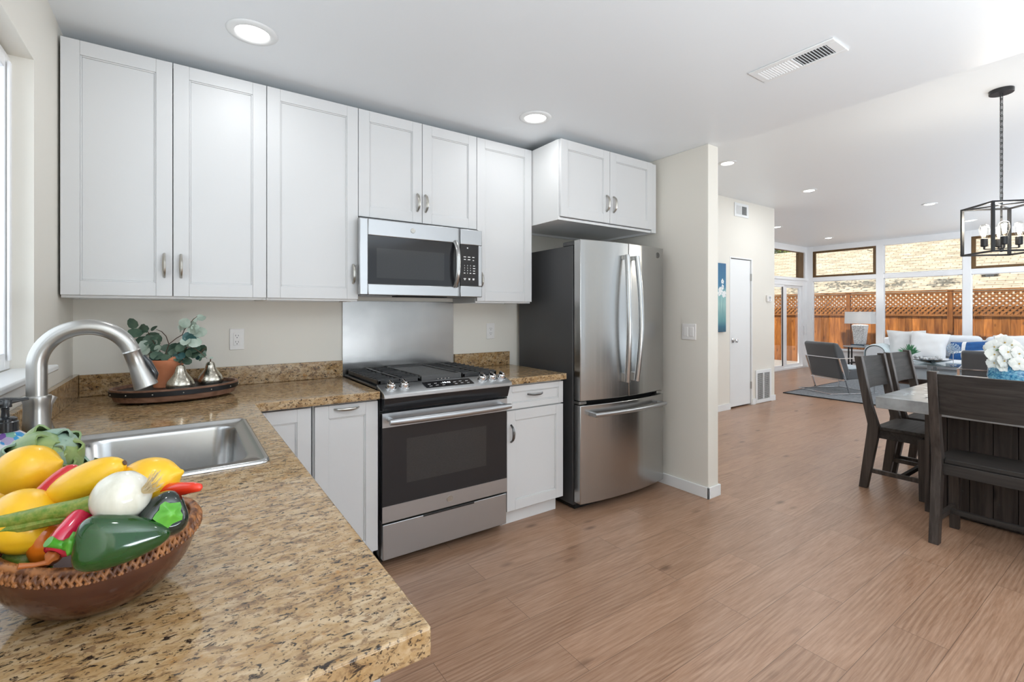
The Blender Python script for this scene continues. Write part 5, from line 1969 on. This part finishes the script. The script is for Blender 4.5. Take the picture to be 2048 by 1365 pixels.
# coffee table with things on it
t = thing('coffee_table', 'glass topped coffee table on square metal legs before the sofa', 'coffee table', (10.3, 2.3, 0), world=True)
M['table_glass'] = glass_mat('green_tinted_glass', (.86, .94, .95), .22)
M['grey_metal'] = pm('grey_metal', (.34, .36, .38), .3, .7, nscale=20)
MB().box(9.95, 10.70, 1.70, 3.05, .440, .452).build('glass_top', 'table_glass', t, bev=.002)
for x in (10.17, 10.48):
    for y in (2.50, 1.98):
        MB().box(x - .022, x + .022, y - .022, y + .022, .0125, .4395).build('leg', 'grey_metal', t, bev=.002)
b = MB()
for x in (10.17, 10.48):
    b.box(x - .012, x + .012, 2.002, 2.478, .41, .4395)
for y in (2.50, 1.98):
    b.box(10.192, 10.458, y - .012, y + .012, .41, .4395)
b.build('top_rail', 'grey_metal', t)
bx, by = 10.33, 2.53
t = thing('silver_bowl', 'wide shallow silver bowl on the glass coffee table', 'bowl', (bx, by, .453), world=True)
MB().lathe([(0, 0), (.07, 0), (.09, .006), (.20, .038), (.29, .068), (.300, .074), (.29, .074), (.19, .046), (.08, .013), (0, .010)], (bx, by, .453), 40).build('bowl_body', 'chrome', t, sm=80)
rb = random.Random(8)
for k in range(9):
    a, r_ = rb.uniform(0, 6.28), .07 + .12 * (k % 3) / 2
    tag(MB().ell((bx + r_ * math.cos(k * .7 + a * .1), by + r_ * math.sin(k * .7 + a * .1), (.453 + .052) + .20 * r_ * .9), (.032, .032, .030), n=14, m=8).build('decorative_ball', 'wicker', None, (bx + r_ * math.cos(k * .7), by + r_ * math.sin(k * .7), .45)), 'grey decorative ball heaped in the silver bowl on the coffee table', 'decoration', 'balls in the silver bowl')
t = thing('potted_plant', 'small bright green succulent on the coffee table behind a dining chair', 'potted plant', (10.30, 2.80, .453), world=True)
MB().lathe([(0, 0), (.045, 0), (.062, .12), (.055, .12), (0, .10)], (10.30, 2.80, .453), 20).build('pot', 'white_plastic', t)
b = MB()
rs_ = random.Random(2)
for k in range(46):
    a, e = rs_.uniform(0, 6.28), rs_.uniform(.25, 1.5)
    d_ = V((math.cos(a) * math.cos(e), math.sin(a) * math.cos(e), math.sin(e)))
    p_0 = V((10.30, 2.80, .56))
    b.tube([p_0, p_0 + d_ * .09 + V((0, 0, .03)), p_0 + d_ * .17 + V((0, 0, .03))], [.006, .016, .002], 6, sq=.4)
M['succulent'] = pm('bright_succulent_green', (.06, .25, .12), .5, col2=(.16, .40, .22), nscale=30)
b.build('leaves', 'succulent', t, sm=80)
ax_, ay_ = 10.28, 2.225
t = thing('allium_ornament', 'blue starburst flower ornament on a thin stem on the coffee table', 'ornament', (ax_, ay_, .453), world=True)
MB().lathe([(0, 0), (.045, 0), (.045, .006), (.006, .010), (0, .010)], (ax_, ay_, .453), 20).tube([(ax_, ay_, .461), (ax_, ay_, .70)], .004, 8).build('stem', 'chrome', t)
M['allium'] = pm('pale_blue_petal', (.30, .42, .58), .5, col2=(.62, .72, .80), nscale=30)
b = MB()
for k in range(70):
    z = 1 - 2 * (k + .5) / 70
    a = k * 2.39996
    d_ = V((math.cos(a) * math.sqrt(1 - z * z), math.sin(a) * math.sqrt(1 - z * z), z))
    cpt = V((ax_, ay_, .715))
    b.tube([cpt, cpt + d_ * .075], .0013, 4)
    b.ell(cpt + d_ * .08, (.009, .009, .009), n=6, m=4)
b.build('flower_head', 'allium', t)
t = thing('magazine', 'open pale magazine lying on the coffee table near the succulent', 'magazine', (10.18, 2.86, .4535), R(20))
b = MB()
rows = []
for i in range(2):
    rows.append([(.0 + x * .21, -.14 + .28 * i, .002 + .018 * math.sin(abs(x) * PI) ** 1.0 * (1 - abs(x) * .4)) for x in (-1, -.8, -.6, -.4, -.2, -.05, 0, .05, .2, .4, .6, .8, 1)])
b.sheet(rows).build('pages', 'white_plastic', t, sm=80, solid=.003)


# ------------------------------------------------------------------ the yard beyond the glass
M['ground'] = pm('dry_soil_and_gravel', (.20, .15, .11), .9, col2=(.32, .26, .20), nscale=12, bs=.2)
M['patio'] = pm('concrete_patio', (.42, .39, .36), .8, col2=(.50, .47, .44), nscale=5, bs=.05)
struct('ground', MB().box(XW + .11, 40, -14, 26, -.4, -.16).box(7.2, XW + .11, YS + .12, 26, -.4, -.16), 'ground')
struct('patio', MB().box(7.3, 14.0, YS + .12, 9.5, -.158, -.06), 'patio')
FX = 14.5
FZ0 = -.155
posts = [13.3, 11.27, 9.25, 7.23, 5.21, 3.185, 1.16, -.86, -2.88]
t = thing('fence', 'redwood board fence with a lattice top across the yard', 'fence', (FX, 5, FZ0), world=True)
lastc = None
for y in posts:
    MB().box(FX - .055, FX + .035, y - .048, y + .048, FZ0, 1.80).build('post', 'fence', t, bev=.004)
for y0, y1 in zip(posts[1:], posts[:-1]):
    a, c = y0 + .048, y1 - .048
    MB().box(FX - .045, FX - .010, a, c, 1.745, 1.790).build('top_rail', 'fence_rail', t, bev=.003)
    MB().box(FX - .045, FX - .010, a, c, 1.215, 1.255).build('middle_rail', 'fence_rail', t, bev=.003)
    MB().box(FX + .025, FX + .055, a, c, .10, .19).build('bottom_rail', 'fence_rail', t, bev=.003)
    nb = 14
    w_ = (c - a) / nb
    rbd = random.Random(int(y0 * 10) + 50)
    z0, z1 = 1.255, 1.745
    for sgn, xo in ((1, -.022), (-1, -.030)):
        la = MB()
        step = .105
        h = z1 - z0
        y = a - h
        while y < c:
            p0, p1 = [y, z0], [y + h, z1]
            if p0[0] < a:
                p0 = [a, z0 + (a - y)]
            if p1[0] > c:
                p1 = [c, z1 - (y + h - c)]
            if p1[0] - p0[0] > .02:
                A, B = V((FX + xo, p0[0], p0[1])), V((FX + xo, p1[0], p1[1]))
                if sgn < 0:
                    A.y, B.y = a + c - A.y, a + c - B.y
                la.bar(A, B, .040, .0075, up=(1, 0, 0))
            y += step
        la.build('lattice', 'fence_rail', t)
MB().box(FX - .07, FX + .05, posts[-1] - .06, posts[0] + .06, 1.80, 1.828).build('cap_board', 'fence_rail', t, bev=.004)
# boards, each its own plank
allb = MB().box(-.0085, .0085, -.068, .068, 0, 1.372).build('board', 'fence', t, (0, 0, 0), bev=.003)
yb0 = posts[-1]
rbd = random.Random(31)
k = 0
for k in range(98):
    y = 10.6 - k * .1385
    if y < posts[-1]:
        break
    ob = allb if k == 0 else allb.copy()
    if k:
        COL.objects.link(ob)
    ob.location = (0.010 + .004 * (k % 2), y - 5, 0.0)
for y in (8.0,):
    tag(MB().box(FX - .35, FX - .12, y - .5, y + .5, FZ0, -.02).build('planter_box', 'fence_rail', None, (FX - .2, y, FZ0), bev=.004), 'low wooden planter box at the foot of the fence', 'planter')

# neighbour's roof
M['shingle'] = None


def shingle():
    m, nt, b = nodes('pale_tan_shingles')
    v = coords(nt)
    mp = nt.nodes.new('ShaderNodeMapping')
    mp.inputs['Rotation'].default_value = (0, 0, R(90))
    link(nt, v, mp.inputs['Vector'])
    br = nt.nodes.new('ShaderNodeTexBrick')
    br.offset = .5
    br.inputs['Color1'].default_value = (.74, .65, .50, 1)
    br.inputs['Color2'].default_value = (.86, .78, .63, 1)
    br.inputs['Mortar'].default_value = (.28, .22, .16, 1)
    br.inputs['Scale'].default_value = 1
    br.inputs['Mortar Size'].default_value = .011
    br.inputs['Brick Width'].default_value = .33
    br.inputs['Row Height'].default_value = .1286
    link(nt, mp.outputs[0], br.inputs['Vector'])
    f = ntex(nt, coords(nt, (6, 1.2, 6)), 2.2, 4)
    c = mix(nt, .35, br.outputs['Color'], ramp(nt, f, [(.3, (.52, .44, .34)), (.7, (.82, .75, .63))]))
    link(nt, c, b.inputs['Base Color'])
    b.inputs['Roughness'].default_value = .9
    sx = nt.nodes.new('ShaderNodeSeparateXYZ')
    link(nt, v, sx.inputs[0])
    m1 = nt.nodes.new('ShaderNodeMath')
    m1.operation = 'MULTIPLY_ADD'
    link(nt, sx.outputs[0], m1.inputs[0])
    m1.inputs[1].default_value = 1 / .128571
    m1.inputs[2].default_value = 2.75 / .128571
    m2 = nt.nodes.new('ShaderNodeMath')
    m2.operation = 'FRACT'
    link(nt, m1.outputs[0], m2.inputs[0])
    lip = ramp(nt, m2.outputs[0], [(.08, (1, 1, 1)), (.15, (0, 0, 0))])  # dark band painting the shadow line along each course edge
    brk = ramp(nt, ntex(nt, coords(nt, (7.8, 2.2, 1)), 1.0, 3), [(.45, (.1, .1, .1)), (.60, (.6, .6, .6))])
    lip_shade = mix(nt, 1.0, lip, brk, 'MULTIPLY')
    link(nt, mix(nt, lip_shade, c, (.24, .19, .13)), b.inputs['Base Color'])
    bump(nt, b, ntex(nt, v, 120, 2), .3, .01)
    return m


M['shingle'] = shingle()
M['house_wall'] = pm('tan_stucco', (.45, .36, .28), .9, nscale=20, bs=.1)
t = thing('neighbor_house', "neighbor's house with a pale shingled roof beyond the fence", 'house', (18.5, 4, -.16), world=True)
ex, ez, rx, rz_ = 15.75, 1.62, 21.15, 3.80
r_ = MB()
N = 42
for i in range(N):
    a, c = i / N, (i + 1) / N
    xa, za = ex + (rx - ex) * a, ez + (rz_ - ez) * a
    xc, zc_ = ex + (rx - ex) * c, ez + (rz_ - ez) * c
    for (q0, q1) in ((-10.0, 17.5),):
        V4 = [r_.bm.verts.new(p) for p in ((xa, q0, za + .030), (xa, q1, za + .030), (xc + .02, q1, zc_ + .004), (xc + .02, q0, zc_ + .004))]
        r_.bm.faces.new(V4)
        V2 = [r_.bm.verts.new(p) for p in ((xa, q0, za - .01), (xa, q1, za - .01))]
        r_.bm.faces.new((V2[0], V2[1], V4[1], V4[0]))
r_.box(rx - .10, rx + .10, -10, 17.5, rz_ - .02, rz_ + .035)
r_.build('roof', 'shingle', t, sm=0)
MB().prism([(rx, rz_ - .01), (rx + 5.6, ez), (rx + 5.6, ez - .08), (rx, rz_ - .10)], -10, 17.5, 'y').build('roof', 'shingle', t, sm=0)
MB().box(ex + .55, rx + 5.0, -9.5, 17.0, -.16, 1.72).build('wall', 'house_wall', t)
MB().box(ex - .04, ex, -10, 17.5, 1.46, 1.64).build('eave_board', 'trim', t)
for x, y in ((17.35, 3.03),):
    z = ez + (rz_ - ez) * (x - ex) / (rx - ex)
    f = MB()
    f.lathe([(.10, -.03), (.10, .10), (.13, .10), (.13, .16), (.05, .22), (0, .22)], (x, y, z), 16)
    f.box(x - .20, x + .14, y - .16, y + .16, -.002, .010, Matrix.Translation((0, 0, z + .018)))
    f.build('roof_vent', 'grey_metal', t)

M['foliage'] = pm('yellow_green_leaves', (.10, .17, .012), .6, col2=(.32, .40, .04), nscale=1.6)  # leaf tones varied by noise, green to yellow-green
M['bark'] = pm('grey_brown_bark', (.10, .075, .055), .9, nscale=6, stretch=(6, 6, 1), bs=.3)


def tree(label, x, y, h, crowns, seed, n=900, ls=.10):
    t = thing('tree', label, 'tree', (x, y, -.16), world=True)
    rt_ = random.Random(seed)
    tr = MB()
    tr.tube([(x, y, -.16), (x + .05, y, h * .4), (x, y + .1, h * .75)], [.16, .12, .07], 10)
    for cx_, cy_, cz_, r_ in crowns:
        tr.tube([(x + .03, y, h * .45), ((x + cx_) / 2, (y + cy_) / 2, (h * .5 + cz_) / 2 + .3), (cx_, cy_, cz_)], [.07, .05, .015], 6)
    tr.build('trunk', 'bark', t)
    f = MB()
    for cx_, cy_, cz_, r_ in crowns:
        for k in range(n):
            d_ = V((rt_.gauss(0, 1), rt_.gauss(0, 1), rt_.gauss(0, 1))).normalized()
            p = V((cx_, cy_, cz_)) + d_ * r_ * rt_.random() ** .45 * V((1, 1, .75)).length / 1.6
            nrm = V((rt_.gauss(0, 1), rt_.gauss(0, 1), rt_.gauss(0, 1) + .8)).normalized()
            u_ = nrm.orthogonal().normalized()
            w_ = nrm.cross(u_)
            s_ = ls * rt_.uniform(.6, 1.3)
            vs = [f.bm.verts.new(p + q) for q in (u_ * s_, w_ * s_ * .5, -u_ * s_, -w_ * s_ * .5)]
            f.bm.faces.new(vs)
    f.build('foliage', 'foliage', t, sm=0)
    return t


tree('yellow-green tree showing above the roof ridge through the transom', 29.6, 16.0, 6.4, [(29.2, 15.2, 5.4, 1.6), (29.9, 16.9, 5.8, 1.8), (29.4, 13.8, 5.2, 1.2), (29.6, 18.6, 5.5, 1.7), (29.5, 12.8, 4.95, .8)], 6, ls=.13)
tree('yard tree whose branches shade the neighbor roof', 12.9, 8.6, 6.0, [(13.6, 7.9, 4.9, .9), (13.3, 8.9, 5.4, 1.1), (15.2, 6.9, 4.7, .50), (14.9, 5.5, 4.75, .42), (15.05, 4.4, 4.55, .34), (15.4, 8.0, 4.6, .55), (14.6, 6.3, 5.3, .40)], 14, 150, .075)

for o in bpy.data.objects:
    if '_w' in o:
        del o['_w']
